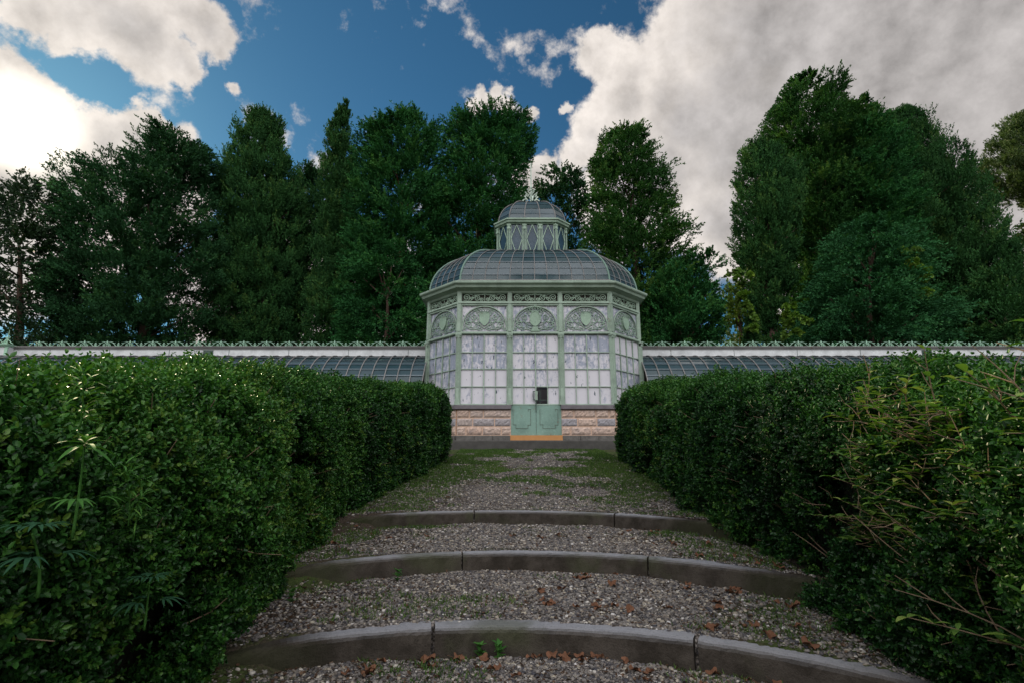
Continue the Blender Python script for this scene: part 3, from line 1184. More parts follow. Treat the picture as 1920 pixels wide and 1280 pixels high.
# door with two leaves, latch, and threshold board
frd, Ld = frame(0)
mb = MB()
mb.box(B - .02, 2 * B + .02, -.10, .12, zPl - .01, zTh + .0, frd)
P('threshold_board', mb, M['orange'], bevel=.006)
for sgn in (0, 1):
    a = B + PW / 2 - .10 if sgn == 0 else 1.5 * B + .006
    b = 1.5 * B - .006 if sgn == 0 else 2 * B - PW / 2 + .10
    a, b = (B - .02, 1.5 * B - .005) if sgn == 0 else (1.5 * B + .005, 2 * B + .02)
    mb = MB()
    mb.box(a, b, -.02 - .002 * sgn, .03, zTh + .006, zSi + .0, frd)
    leaf = P('door', mb, M['green_door'], bevel=.004)
    mb = MB()
    x0, x1 = (a + .13, b - .17) if sgn == 0 else (a + .12, b - .17)
    zz0, zz1 = zTh + .22, zSi - .16
    pat = [(x0, zz1), (x0, zz0 + .12), (x0 + .09, zz0 + .12), (x0 + .09, zz0), (x1 - .09, zz0), (x1 - .09, zz0 + .11), (x1, zz0 + .11), (x1, zz1), (x1 - .08, zz1), (x1 - .08, zz1 - .07)]
    for (p, q) in zip(pat[:-1], pat[1:]):
        mb.box(min(p[0], q[0]) - .004, max(p[0], q[0]) + .004, -.030, -.0205, min(p[1], q[1]) - .004, max(p[1], q[1]) + .004, frd)
    P('panel_moulding', mb, M['rust'], leaf)
mb = MB()
mb.box(1.5 * B - .035, 1.5 * B + .055, -.07, -.02, zSi + .13, zSi + .42, frd)
lk = P('latch', mb, M['green'])
mb = MB()
mb.box(1.5 * B - .10, 1.5 * B + .11, -.05, -.03, zSi + .40, zSi + .425, frd)
mb.box(1.5 * B - .10, 1.5 * B + .0, -.05, -.03, zSi + .13, zSi + .155, frd)
mb.box(1.5 * B - .10, 1.5 * B - .075, -.051, -.031, zSi + .14, zSi + .42, frd)
mb.box(1.5 * B + .13, 1.5 * B + .15, .06, .09, zSi, zR[1], frd)
mb.box(1.5 * B + .0, 1.5 * B + .42, .045, .06, zSi + .13, zSi + .155, frd)
mb.box(1.5 * B - .01, 1.5 * B + .012, -.05, -.022, zSi - .26, zSi + .13, frd)
P('bolt', mb, M['dark_metal'], lk)

# interior floor and dim planting bed seen through the missing pane
mb = MB()
ip = offset_plan(plan, -.2)
mb.add([(x, y, zTh - .05) for x, y in ip], [tuple(range(8))])
P('interior_floor', mb, M['interior'], recalc=False)

# ------------------------------------------------------------------ wings
zWt, zWb = 5.37, 4.985
WY = 19.66
EA, EBc = 2.25, 2.40          # ellipse half depth, ellipse centre height


def wing_pt(x, t, lift=0.0):
    th = t * PI / 2            # 0 eave .. 1 top
    hb = zWb - .03 - EBc
    return (x, WY - (EA + lift) * math.cos(th) + .0, EBc + (hb + lift) * math.sin(th))


def fleur(mb, x, y, z, h, s=1.0):
    mb.tube([(x, y, z), (x, y, z + h)], .012 * s, 5)
    mb.prism([(x - .035 * s, z + h * .72), (x, z + h * .62), (x + .035 * s, z + h * .72), (x + .012 * s, z + h * .86), (x, z + h * 1.02), (x - .012 * s, z + h * .86)], y - .012, y + .012)
    for sg in (-1, 1):
        mb.tube([(x, y, z + h * .45), (x + sg * .04 * s, y, z + h * .52), (x + sg * .055 * s, y, z + h * .66)], .009 * s, 4)


def crest_unit(x, y, z, wd):
    mb = MB()
    hw = wd / 2
    fleur(mb, x, y, z, .235, 1.15)
    for sg in (-1, 1):
        mb.tube([(x + sg * hw * q, y, z + h) for q, h in ((.06, .10), (.16, .165), (.32, .185), (.50, .15), (.68, .075), (.84, .02), (.98, .0))], .0115, 5)
        mb.tube([(x + sg * hw * q, y, z + h) for q, h in ((.52, .145), (.62, .13), (.70, .135), (.72, .155))], .011, 4)
        mb.tube([(x + sg * (.10 + p), y, z + .062 + q) for p, q in spiral(0, 0, .055, .012, PI / 2, 1.4 * sg, 18)], .011, 5)
        mb.tube([(x + sg * .05, y, z + .012), (x + sg * .10, y, z + .01), (x + sg * .16, y, z + .02)], .012, 4)
    fleur(mb, x + hw, y, z, .165, .95)
    for sg in (-1, 1):
        mb.tube([(x + hw + sg * .04 + p * sg, y, z + .035 + q) for p, q in spiral(0, 0, .026, .008, PI / 2, 1.0, 10)], .010, 4)
    return mb


def wing(x0, x1, toward, name_lab):
    """x0 at the pavilion, x1 the far end"""
    lo, hi = min(x0, x1), max(x0, x1)
    mb = MB()
    rows = 12
    nsec = int(round((hi - lo) / .435))
    ps = (hi - lo) / nsec
    for r in range(rows):
        t0, t1 = r / rows, (r + 1) / rows
        for c in range(nsec):
            xa, xb = lo + c * ps, lo + (c + 1) * ps
            tw = random.uniform(-.006, .006)
            mb.add([wing_pt(xa, t0 - .005, .016), wing_pt(xb, t0 - .005, .016), wing_pt(xb, t1, -.006 + tw), wing_pt(xa, t1, -.006 + tw)], [(0, 1, 2, 3)], random.random() ** 2 * .5 + (.4 if r % 2 else 0))  # alternate rows paler: reflective stripes put into the colour
            if r:
                mb.add([wing_pt(xa, t0 - .004, .020), wing_pt(xb, t0 - .004, .020), wing_pt(xb, t0 + .010, .0195), wing_pt(xa, t0 + .010, .0195)], [(0, 1, 2, 3)], 1.6)  # pale lap strip with the bright reflection painted in
    roof = P('wing_roof', mb, M['glass'], recalc=False)
    for c in range(nsec + 1):
        m2 = MB()
        m2.tube([wing_pt(lo + c * ps, t, .03) for t in np.linspace(0, 1, 12)], .020, 5)
        P('rib', m2, M['rib'], roof)
    mb = MB()
    mb.box(lo, hi, WY - .02, WY + .10, zWb + .012, zWt - .115)
    bd = P('fascia_band', mb, M['white_band'])
    mb = MB()
    mb.box(lo, hi, WY - .045, WY + .6, zWt - .113, zWt - .040)
    mb.box(lo, hi, WY - .09, WY + .6, zWt - .038, zWt + .0)
    mb.box(lo, hi, WY - .045, WY - .021, zWb - .002, zWb + .014)
    mb.box(lo, hi, WY - .05, WY + .05, zWb - .035, zWb - .004)
    P('ridge_moulding', mb, M['rib'], bd)
    mb = MB()
    n = int((hi - lo) / 2.2)
    for k in range(n):
        x = lo + (k + .6) * (hi - lo) / n
        mb.box(x - .006, x + .006, WY - .028, WY - .018, zWb + .03, zWt - .118)
    P('band_seam', mb, M['dark_metal'], bd)
    mb = MB()
    mb.box(lo, hi, WY + .55, WY + .75, 1.3, zWt - .07)
    P('back_wall', mb, M['interior'])
    mb = MB()
    mb.box(lo, hi, WY - EA - .12, WY - EA + .22, 1.2, EBc - .04)
    P('front_wall', mb, M['stone'])
    mb = MB()
    mb.box(lo, hi, WY - EA + .25, WY + .5, 1.45, 1.62)
    P('interior_floor', mb, M['interior'])
    # iron cresting along the ridge
    pitch = .862
    nn = int((hi - lo) / pitch + .3)
    for k in range(nn):
        x = x0 + toward * (k * pitch + .27)
        if not (lo - .1 < x < hi):
            continue
        P('cresting', crest_unit(x, WY + .04, zWt, pitch), M['crest_iron'], bd)
    return bd


XL, XR = GX - OX - .03, GX + OX + .03
bl = wing(XL, -18.75, -1, '')
br = wing(XR, 21.2, 1, '')
# dark vent openings in the white bands
for (u, v, bd) in ((391, 661, bl), (1737, 661, br)):
    p = at(u, v, WY)
    mb = MB()
    mb.box(p[0] - .19, p[0] + .19, WY - .032, WY - .021, zWb + .05, zWt - .14)
    vt = P('vent', mb, M['dark_metal'], bd)
    mb = MB()
# end pavilion of the left wing, stepping forward a little
mb = MB()
ex0, ex1 = -22.5, -18.77
mb.box(ex0, ex1, WY - .28, WY + .7, zWb + .01, zWt - .05)
eb = P('end_bay_band', mb, M['white_band'])
mb = MB()
mb.box(ex0, ex1 + .02, WY - .34, WY + .7, zWt - .048, zWt + .0)
mb.box(ex0, ex1 + .04, WY - .38, WY + .6, zWt + .002, zWt + .035)
mb.box(ex1 - .10, ex1 + .012, WY - .30, WY - .26, zWb - .2, zWt - .05)
P('ridge_moulding', mb, M['crest_iron'], eb)
for k in range(4):
    P('cresting', crest_unit(ex1 - .55 - k * .862, WY - .3, zWt + .035, .862), M['crest_iron'], eb)
mb = MB()
xs_ = ex1 - .05
mb.tube([(xs_, WY - .3, zWt), (xs_, WY - .3, zWt + .55)], .022, 6, r2=.010)
for sg in (-1, 1):
    mb.tube([(xs_ + sg * q, WY - .3, zWt + h) for q, h in ((.02, .18), (.10, .14), (.16, .06), (.24, .03))], .016, 5)
    mb.tube([(xs_ + sg * q, WY - .3, zWt + h) for q, h in ((.01, .22), (.06, .24), (.08, .30))], .016, 5)
P('spike', mb, M['crest_iron'], eb)
mb = MB()
for c in range(9):
    xa = ex1 - c * .435
    mb.add([(xa, WY - .3, zWb), (xa - .435, WY - .3, zWb), (xa - .435, WY - 1.9, 3.7), (xa, WY - 1.9, 3.7)], [(0, 1, 2, 3)], random.random())
rf = P('wing_roof', mb, M['glass'], recalc=False)
mb = MB()
mb.box(ex0, ex1, WY - 1.9, WY + .7, 1.2, 3.69)
P('end_wall', mb, M['stone'])

# ------------------------------------------------------------------ trees
def rows_at(rows, Y):
    """outline rows (v, left, right) measured on the photograph -> real (z, x left, x right) at the tree's own distance"""
    out = []
    for (v, l, r) in rows:
        a, b = at(l, v, Y), at(r, v, Y)
        out.append((a[2], a[0], b[0]))
    out = np.array(out)[::-1]
    return out


def leaf_quads(base, d, side, L, Wd):
    """diamond leaves: base point, unit direction, unit side vector, length, half width"""
    n = len(base)
    L = L[:, None]
    Wd = Wd[:, None]
    v = np.empty((n, 4, 3))
    v[:, 0] = base
    v[:, 1] = base + d * L * .45 + side * Wd
    v[:, 2] = base + d * L
    v[:, 3] = base + d * L * .45 - side * Wd
    return v.reshape(-1, 3), np.arange(4 * n).reshape(n, 4)


def rand_dirs(n):
    v = rng.normal(size=(n, 3))
    return unit(v)


def crown_mesh(rows, Y, style, dens=1.0, depth=.8, seed=0):
    """boughs spread through the crown's volume, each bough a fan of sprays, each spray a run of small leaves"""
    g = np.random.default_rng(seed)
    z0_, xl0, xr0 = rows[:, 0], rows[:, 1], rows[:, 2]
    rows = rows.copy()
    over = dict(conifer=.45, cypress=.45, oak=.35, cedar=.5, light=.4, pine=.5, ivy=.2)[style]
    rows[:, 0] = z0_[0] + (z0_ - z0_[0]) * (1 - over / (z0_[-1] - z0_[0]))
    z, xl, xr = rows[:, 0], rows[:, 1], rows[:, 2]
    zz = np.linspace(z[0], z[-1], 200)
    hw = (np.interp(zz, z, xr) - np.interp(zz, z, xl)) / 2
    area = np.sum(2 * hw) * (zz[1] - zz[0])
    S = dict(conifer=dict(bs=.85, nb=4.2, ns=20, sl=.62, nl=21, up=.50, out=.75, lf=.165, lw=.034, droop=.16, sp=.25),
             cypress=dict(bs=.60, nb=6.6, ns=17, sl=.55, nl=18, up=1.3, out=.42, lf=.155, lw=.032, droop=.0, sp=.26),
             oak=dict(bs=.65, nb=3.0, ns=16, sl=.50, nl=14, up=.25, out=.5, lf=.16, lw=.055, droop=.05, sp=.36),
             cedar=dict(bs=1.0, nb=3.3, ns=20, sl=.65, nl=21, up=.08, out=1.0, lf=.165, lw=.034, droop=.14, sp=.28),
             light=dict(bs=.60, nb=2.8, ns=15, sl=.5, nl=16, up=.2, out=.4, lf=.17, lw=.05, droop=.1, sp=.36),
             pine=dict(bs=.62, nb=5.5, ns=17, sl=.42, nl=20, up=.6, out=.5, lf=.19, lw=.026, droop=.0, sp=.25),
             ivy=dict(bs=.45, nb=5.0, ns=14, sl=.40, nl=14, up=-.1, out=.5, lf=.14, lw=.060, droop=.25, sp=.34))[style]
    n = int(area * S['nb'] * dens * 1.7)
    # heights weighted by width
    cdf = np.cumsum(hw + .15)
    cdf /= cdf[-1]
    bz = np.interp(g.random(n), cdf, zz)
    l, r = np.interp(bz, z, xl), np.interp(bz, z, xr)
    h = (r - l) / 2
    cx = (l + r) / 2
    ph = g.random(n) * 2 * PI
    rad = np.sqrt(g.random(n) * .80 + .20)
    core = g.random(n) < .24
    rad[core] *= g.random(core.sum()) * .6
    dy = np.minimum(h * depth, 3.6) * np.clip((z[-1] + .6 - bz) / 4.5, .22, 1)      # the crown closes towards its top
    lump = (fbm(np.c_[cx + np.cos(ph) * h, np.sin(ph) * dy * 1.0, bz], .55, 2) - .5)
    inset = np.minimum(.50 if style not in ('cypress',) else .36, h * .5)
    rr = np.clip(rad * (1 + .55 * np.minimum(lump, .12)), 0, 1.05)
    bx = cx + np.cos(ph) * rr * (h - inset * .9)
    by = Y + np.sin(ph) * rr * np.maximum(dy - inset * .7, .1)
    bp = np.c_[bx, by, bz]
    # gaps where the crown opens
    keep = fbm(bp, .62, 2) + g.random(n) * .16 - .05 > (.315 if style not in ('cypress', 'ivy') else .25)
    bp, ph, rr, h = bp[keep], ph[keep], rr[keep], h[keep]
    n = len(bp)
    outd = unit(np.c_[np.cos(ph), np.sin(ph) * .9, np.full(n, .0)])
    bdir = unit(outd * S['out'] + np.array([0, 0, 1.0]) * S['up'] + g.normal(size=(n, 3)) * .28)
    bs = S['bs'] * (0.65 + .8 * g.random(n)) * np.clip(h / 1.3, .45, 1.15)
    btint = g.random(n)
    # sprays
    ns = S['ns']
    B_ = np.repeat(np.arange(n), ns)
    m = len(B_)
    t = g.random(m)
    spread = g.normal(size=(m, 3)) * np.array([1, 1, .42 if style in ('cedar', 'conifer') else .9])
    so = bp[B_] + bdir[B_] * (t * bs[B_] * 1.1)[:, None] + spread * (bs[B_] * S['sp'] * (1.15 - .75 * t))[:, None]
    sdir = unit(bdir[B_] * 1.0 + unit(spread) * .65 + np.array([0, 0, S['up'] * .4]))
    sl = S['sl'] * (.5 + .7 * g.random(m)) * np.clip(bs[B_] / S['bs'], .4, 1.2)
    stint = np.clip(btint[B_] * .62 + g.random(m) * .22 + (t - .4) * .42, 0, 1)  # paler bough ends: young growth, and light on the clumps put into colour
    # leaves along the sprays
    nl = S['nl']
    A = np.repeat(np.arange(m), nl)
    k = len(A)
    q = np.tile((np.arange(nl) + .3) / nl, m) + g.normal(size=k) * .03
    pos = so[A] + sdir[A] * (q * sl[A])[:, None]
    pos[:, 2] -= S['droop'] * (q ** 2) * sl[A]
    pos += g.normal(size=(k, 3)) * (.050 * (1.15 - q) * sl[A] / S['sl'])[:, None]
    ld_ = unit(sdir[A] + g.normal(size=(k, 3)) * .42)
    side = unit(np.cross(ld_, g.normal(size=(k, 3))))
    L = S['lf'] * (.6 + .7 * g.random(k)) * (1.1 - .45 * q)
    Wd = S['lw'] * (.6 + .7 * g.random(k))
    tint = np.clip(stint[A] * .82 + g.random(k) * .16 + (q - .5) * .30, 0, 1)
    # stray leaves well beyond the crown's ragged edge are left off
    mg = .02 + dict(conifer=.48, cypress=.24).get(style, .6) * np.clip(fbm(pos, 1.1, 2) - .28, 0, 1) * 1.15
    lz, rz = np.interp(pos[:, 2], z0_, xl0), np.interp(pos[:, 2], z0_, xr0)
    kp = (pos[:, 0] > lz - mg) & (pos[:, 0] < rz + mg) & (pos[:, 2] < z0_[-1] + mg * .5)
    pos, ld_, side, L, Wd, tint = pos[kp], ld_[kp], side[kp], L[kp], Wd[kp], tint[kp]
    v, f = leaf_quads(pos, ld_, side, L, Wd)
    return v, f, tint, bp


def tree(name, cat, label, rows_px, Y, style, mat, dens=1.0, depth=.8, seed=0, bark='bark', group=None, lean=0.0, trunk_u=None):
    rows = rows_at(rows_px, Y)
    gz = float(ground_z(np.array([0.0]), np.array([Y]))[0])
    # carry the crown's lowest row down towards the ground so that it stays whole from other sides
    if rows[0, 0] > gz + 1.0:
        wl = rows[0]
        mid = (wl[1] + wl[2]) / 2
        rows = np.vstack([[gz + .7, mid + (wl[1] - mid) * .9, mid + (wl[2] - mid) * .9], rows]) if style not in ('pine',) else rows
    ztop = rows[-1, 0]
    bx = (rows[0, 1] + rows[0, 2]) / 2 if trunk_u is None else at(trunk_u, 640, Y)[0]
    tx = (rows[-1, 1] + rows[-1, 2]) / 2
    root = empty(name, (bx, Y, gz))
    tag(root, label, cat, group)
    off = np.array([bx, Y, gz])
    v, f, tint, bp = crown_mesh(rows, Y, style, dens, depth, seed)
    global NLEAF
    NLEAF += len(f)
    me = np_mesh('crown', v - off, f, tint)
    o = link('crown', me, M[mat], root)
    # trunk with limbs
    mb = MB()
    H = ztop - gz
    r0 = .12 + .014 * H
    zs = np.linspace(0, .74, 10)
    pts = []
    for q in zs:
        zq = gz + q * H
        cxm = (np.interp(zq, rows[:, 0], rows[:, 1]) + np.interp(zq, rows[:, 0], rows[:, 2])) / 2
        x = bx + (cxm - bx) * min(1, q * 1.3)
        pts.append((x - off[0] + random.uniform(-.05, .05), random.uniform(-.05, .05), q * H - .25 * (q == 0)))
    mb.tube(pts, [r0 * (1 - 1.2 * q) + .02 for q in zs], 9)
    g = np.random.default_rng(seed + 77)
    sel = g.choice(len(bp), min(len(bp), 26), replace=False)
    for j in sel:
        e = bp[j] - off
        zq = max(.5, e[2] - abs(e[0]) * .55 - .3)
        q = min(.72, zq / H)
        s_ = np.array([np.interp(q, zs, [p[0] for p in pts]), np.interp(q, zs, [p[1] for p in pts]), q * H])
        e = np.array(e)
        mb.tube([s_, s_ * .55 + e * .45 + np.array([0, 0, -.1]), e], [.075 * (1 - q * .6) + .02, .04, .012], 5)
    mb.build('trunk', M[bark], root, smooth=True)
    return root


def low(rows, l, r, v=600):
    return rows + [(v, l, r)]


GRP = 'evergreen trees standing behind the greenhouse'
TREES = [
    ('oak_tree', 'tree', 'dark loose-leaved tree at the left edge with sun glowing through its gaps', [(330, 38, 62), (348, -20, 118), (390, -60, 128), (430, -75, 146), (480, -80, 138), (540, -80, 150), (640, -80, 150)], 27, 'oak', 'oak', .62, .8),
    ('conifer_tree', 'tree', 'broad dark conifer with ragged spreading top, between the loose-leaved tree and the blunt cypress', [(246, 300, 318), (258, 272, 366), (285, 246, 398), (303, 214, 405), (340, 172, 412), (375, 138, 418), (420, 128, 425), (500, 112, 440), (600, 105, 440)], 29, 'conifer', 'conifer_dark', 1.0, .7),
    ('cypress_tree', 'tree', 'blunt flat-topped cypress column left of the slender pointed cypress', [(209, 468, 517), (222, 452, 529), (260, 436, 533), (290, 423, 540), (320, 413, 560), (370, 402, 578), (450, 398, 585), (600, 395, 585)], 31, 'cypress', 'cypress', .95, .8),
    ('conifer_tree', 'tree', 'low dark conifer filling the space below the blunt and the pointed cypress', [(300, 566, 582), (330, 548, 610), (400, 520, 640), (480, 480, 650), (600, 440, 660)], 34, 'conifer', 'conifer_dark', .8, .7),
    ('cypress_tree', 'tree', 'slender cypress with a sharp pointed top, third treetop from the left', [(191, 641, 650), (208, 622, 659), (240, 611, 664), (290, 602, 668), (340, 597, 678), (420, 590, 690), (500, 582, 700), (600, 575, 700)], 30, 'cypress', 'cypress', .95, .9),
    ('conifer_tree', 'tree', 'tall conifer with several ragged tips right of the pointed cypress', [(205, 752, 768), (214, 738, 782), (228, 705, 790), (243, 690, 828), (280, 672, 832), (330, 668, 835), (400, 660, 845), (500, 645, 845), (600, 635, 840)], 28.5, 'conifer', 'conifer', 1.2, .75),
    ('conifer_tree', 'tree', 'wide-topped conifer directly left of the lantern and its spike', [(210, 884, 922), (220, 850, 992), (240, 838, 1003), (270, 836, 1002), (300, 832, 996), (340, 818, 985), (420, 805, 985), (520, 800, 990), (600, 795, 1000)], 29.5, 'conifer', 'conifer', .95, .75),
    ('conifer_tree', 'tree', 'smaller rounded dark tree peeping out behind the spike of the lantern', [(308, 1040, 1066), (323, 1012, 1088), (360, 1000, 1098), (420, 1000, 1105), (520, 1000, 1110), (600, 1000, 1120)], 33, 'oak', 'conifer_dark', .85, .7),
    ('conifer_tree', 'tree', 'conical conifer with sunlit brownish top right of the greenhouse lantern', [(233, 1164, 1188), (252, 1130, 1214), (300, 1120, 1217), (325, 1102, 1248), (352, 1099, 1276), (385, 1102, 1270), (420, 1098, 1255), (448, 1092, 1288), (500, 1085, 1290), (600, 1090, 1310)], 28, 'conifer', 'conifer_warm', .85, .75),
    ('conifer_tree', 'tree', 'low dark conifer to the right of the glass dome, under the open sky', [(468, 1330, 1342), (488, 1265, 1350), (520, 1232, 1348), (580, 1205, 1346), (610, 1200, 1348)], 26.5, 'conifer', 'conifer', 1.0, .8),
    ('conifer_tree', 'tree', 'low bushy conifer just left of the greenhouse wall, before the reddish trunk', [(455, 700, 738), (500, 668, 790), (550, 648, 806), (600, 640, 812)], 25.5, 'cedar', 'conifer', .9, .8),
    ('deciduous_tree', 'tree', 'light yellow-green tree beside the ivy-clad trunk', [(476, 1372, 1392), (510, 1348, 1418), (560, 1338, 1430), (620, 1335, 1440)], 28.5, 'light', 'light_tree', .8, .8),
    ('cypress_tree', 'tree', 'small narrow dark cypress in front of the yellow-green tree', [(550, 1403, 1408), (575, 1397, 1416), (610, 1392, 1420), (625, 1391, 1421)], 25, 'cypress', 'cypress', 1.3, .9),
    ('cypress_tree', 'tree', 'thick rounded cypress column forming the left edge of the big right-hand clump', [(266, 1402, 1440), (288, 1386, 1475), (330, 1377, 1500), (400, 1374, 1508), (470, 1376, 1500), (530, 1388, 1490), (570, 1402, 1480), (610, 1422, 1470)], 27, 'cypress', 'cypress', 1.0, .9),
    ('conifer_tree', 'tree', 'tallest conifer with feathery layered top in the big right-hand clump', [(133, 1514, 1530), (158, 1480, 1566), (200, 1452, 1588), (230, 1436, 1600), (262, 1440, 1618), (300, 1445, 1640), (400, 1460, 1650), (500, 1480, 1640), (600, 1490, 1640)], 29, 'conifer', 'conifer_warm', .9, .7),
    ('conifer_tree', 'tree', 'conifer with a thin feathery tip just right of the tallest conifer', [(173, 1608, 1620), (195, 1592, 1632), (230, 1586, 1650), (290, 1575, 1690), (400, 1570, 1720), (600, 1580, 1720)], 28, 'conifer', 'conifer', .8, .7),
    ('cypress_tree', 'tree', 'huge domed cypress sloping down to the right edge', [(204, 1692, 1728), (220, 1645, 1752), (260, 1635, 1773), (300, 1625, 1808), (340, 1620, 1836), (390, 1620, 1866), (450, 1620, 1890), (520, 1620, 1914), (600, 1620, 1940)], 30, 'cypress', 'cypress', .80, .6),
    ('cypress_tree', 'tree', 'dark evergreen deep inside the big right-hand clump, between the thick column and the domed cypress', [(250, 1540, 1660), (300, 1480, 1760), (380, 1440, 1820), (480, 1430, 1860), (600, 1430, 1880)], 33, 'cypress', 'cypress', .8, .6),
    ('cedar_tree', 'tree', 'bluish green cedar with flat layered boughs low in front of the right-hand clump', [(400, 1630, 1660), (440, 1565, 1700), (490, 1540, 1725), (560, 1515, 1745), (620, 1500, 1760)], 25, 'cedar', 'cedar', .9, .7),
    ('conifer_tree', 'tree', 'low dark conifer at the right edge below the domed cypress', [(478, 1890, 1935), (520, 1845, 1960), (580, 1800, 1985), (620, 1765, 2000)], 25.5, 'conifer', 'cypress', .9, .8),
    ('pine_tree', 'tree', 'light green umbrella pine reaching in at the right edge', [(212, 1905, 1945), (232, 1872, 2000), (270, 1852, 2040), (310, 1849, 2060), (350, 1852, 2060), (366, 1875, 2040), (376, 1920, 2020)], 33, 'pine', 'pine', 1.2, .8),
    ('deciduous_tree', 'tree', 'mid green bush-like tree far behind at the right edge under the pine', [(412, 1912, 1960), (450, 1895, 2010), (600, 1890, 2020)], 37, 'light', 'pine', .9, .8),
]
NLEAF = 0
for k, (nm, cat, lab, rws, Yt, sty, mt, dn, dp) in enumerate(TREES):
    t_ = tree(nm, cat, lab, rws, Yt, sty, mt, dn, dp, seed=100 + k, group=GRP,
              bark='red_bark' if k == 5 else 'bark', trunk_u={20: 1965, 5: 742}.get(k))
# climbing ivy on the trunk left of the big clump
for (rws, Yt, lab) in (([(470, 1372, 1392), (500, 1378, 1400), (540, 1384, 1408), (590, 1396, 1412), (625, 1400, 1416)], 24.4, 'bright yellow-green creeper hanging down the left side of the thick cypress column'),
                       ([(555, 1470, 1500), (585, 1468, 1508), (625, 1474, 1502)], 24.0, 'mid green ivy covering a trunk under the thick cypress column'),
                       ([(462, 1690, 1730), (500, 1700, 1740), (545, 1705, 1735)], 22.9, 'bright green creeper climbing over the layered cedar')):
    rows = rows_at(rws, Yt)
    v, f, tint, bp = crown_mesh(rows, Yt, 'ivy', .8, .5, seed=int(Yt * 10))
    o = link('ivy', np_mesh('ivy', v, f, tint), M['ivy'])
    tag(o, lab, 'ivy')


print('LEAVES', NLEAF)
# ------------------------------------------------------------------ hedges
def hedge_shape(y, side):
    """inner face x, and height of the top above the camera's ground, along the hedge"""
    y = np.asarray(y, float)
    ys = [0.0, 1.3, 2.6, 4.2, 6.0, 9.0, 12.0, 13.6, 14.4]
    if side < 0:
        xi = np.interp(y, ys, [-1.10, -1.10, -1.22, -1.58, -1.74, -1.72, -1.52, -1.44, -1.42])
        zt = np.interp(y, ys, [1.02, 1.15, 1.36, 1.62, 1.89, 2.26, 2.62, 2.80, 2.86])
    else:
        xi = np.interp(y, ys, [1.44, 1.46, 1.58, 1.80, 1.96, 2.26, 2.46, 2.52, 2.52])
        zt = np.interp(y, ys, [1.03, 1.15, 1.33, 1.61, 1.87, 2.26, 2.62, 2.80, 2.86])
    return xi, zt


def sprigs(pos, d, nrm, length, npair, L, Wd, tint, jit=.5, seed=0):
    """leafy shoots: opposite pairs of leaves up a short stem"""
    g = np.random.default_rng(seed)
    n = len(pos)
    k = npair * 2
    A = np.repeat(np.arange(n), k)
    j = np.tile(np.arange(k), n)
    q = (j // 2 + .6) / npair
    sgn = np.where(j % 2 == 0, 1.0, -1.0)
    side0 = unit(np.cross(d, nrm + g.normal(size=(n, 3)) * .4))
    up0 = np.cross(side0, d)
    alt = ((j // 2) % 2 == 0)
    sd_ = np.where(alt[:, None], side0[A], up0[A]) * sgn[:, None]
    p = pos[A] + d[A] * (q * length[A])[:, None]
    ld_ = unit(d[A] * (.35 + .55 * q)[:, None] + sd_ * .8 + g.normal(size=(len(A), 3)) * .25 * jit)
    wv = unit(np.cross(ld_, d[A] + g.normal(size=(len(A), 3)) * .35))
    nn = np.cross(wv, ld_)
    LL = (L[A] * (.7 + .5 * g.random(len(A))))[:, None]
    WW = (Wd[A] * (.75 + .5 * g.random(len(A))))[:, None]
    v = np.empty((len(A), 6, 3))
    v[:, 0] = p
    v[:, 1] = p + ld_ * LL * .35 + wv * WW + nn * WW * .35
    v[:, 2] = p + ld_ * LL * .72 + wv * WW * .8 + nn * WW * .25
    v[:, 3] = p + ld_ * LL - nn * LL * .10
    v[:, 4] = p + ld_ * LL * .72 - wv * WW * .8 + nn * WW * .25
    v[:, 5] = p + ld_ * LL * .35 - wv * WW + nn * WW * .35
    b = np.arange(len(A)) * 6
    f = np.stack([np.c_[b, b + 1, b + 2, b + 3], np.c_[b, b + 3, b + 4, b + 5]], 1).reshape(-1, 4)
    tt = np.clip(tint[A] * .65 + g.random(len(A)) * .28 + (q - .5) * .22, 0, 1)
    return v.reshape(-1, 3), f, np.repeat(tt, 2)


def surface(side, n, y0, y1, g):
    """points on the hedge's skin: inner face, rounded shoulder, top, and far rounded end"""
    y = y0 + (y1 - y0) * g.random(n)
    xi, zt = hedge_shape(y, side)
    zb = ground_z(np.full(n, 1.4 * side), y)
    hgt = zt - zb
    s = g.random(n) * (hgt + .95)
    R = .46
    topside = s > hgt
    x = np.where(topside, (s - hgt), 0.0)
    z = np.where(topside, zt, zb + s)
    nx_ = np.where(topside, 0.0, -1.0)
    nz_ = np.where(topside, 1.0, 0.0)
    # shoulder: round the corner
    c = (zt - z < R) & (x < R)
    a = np.clip((hgt + R - 0 - (hgt - (zt - z)) * 0 + 0) * 0 + ((s - (hgt - R)) / (2 * R)), 0, 1) * PI / 2
    x = np.where(c, R - R * np.cos(a), x)
    z = np.where(c, zt - R + R * np.sin(a), z)
    nx_ = np.where(c, -np.cos(a), nx_)
    nz_ = np.where(c, np.sin(a), nz_)
    P_ = np.c_[xi + -side * 0 + side * x, y, z]
    N_ = np.c_[side * nx_, np.zeros(n), nz_]
    # far end rounds away
    e = np.clip((y - 12.2) / 2.3, 0, 1)
    P_[:, 0] += side * 1.05 * (1 - np.sqrt(np.clip(1 - e * e, 0, 1)))
    P_[:, 2] -= .62 * e ** 2.2 * np.clip((P_[:, 2] - zb) / 1.5, 0, 1)
    N_[:, 1] += e * 1.1
    # belly: the face leans in at the foot
    low_ = np.clip(1 - (P_[:, 2] - zb) / .55, 0, 1)
    P_[:, 0] += side * .07 * low_ ** 1.5
    return P_, unit(N_)


def lumps(P_, N_, amp):
    return P_ + N_ * ((fbm(P_, 1.3, 3) - .5) * amp * 1.05 + (fbm(P_ + 31, 5.5, 2) - .5) * .17 - .015)[:, None]


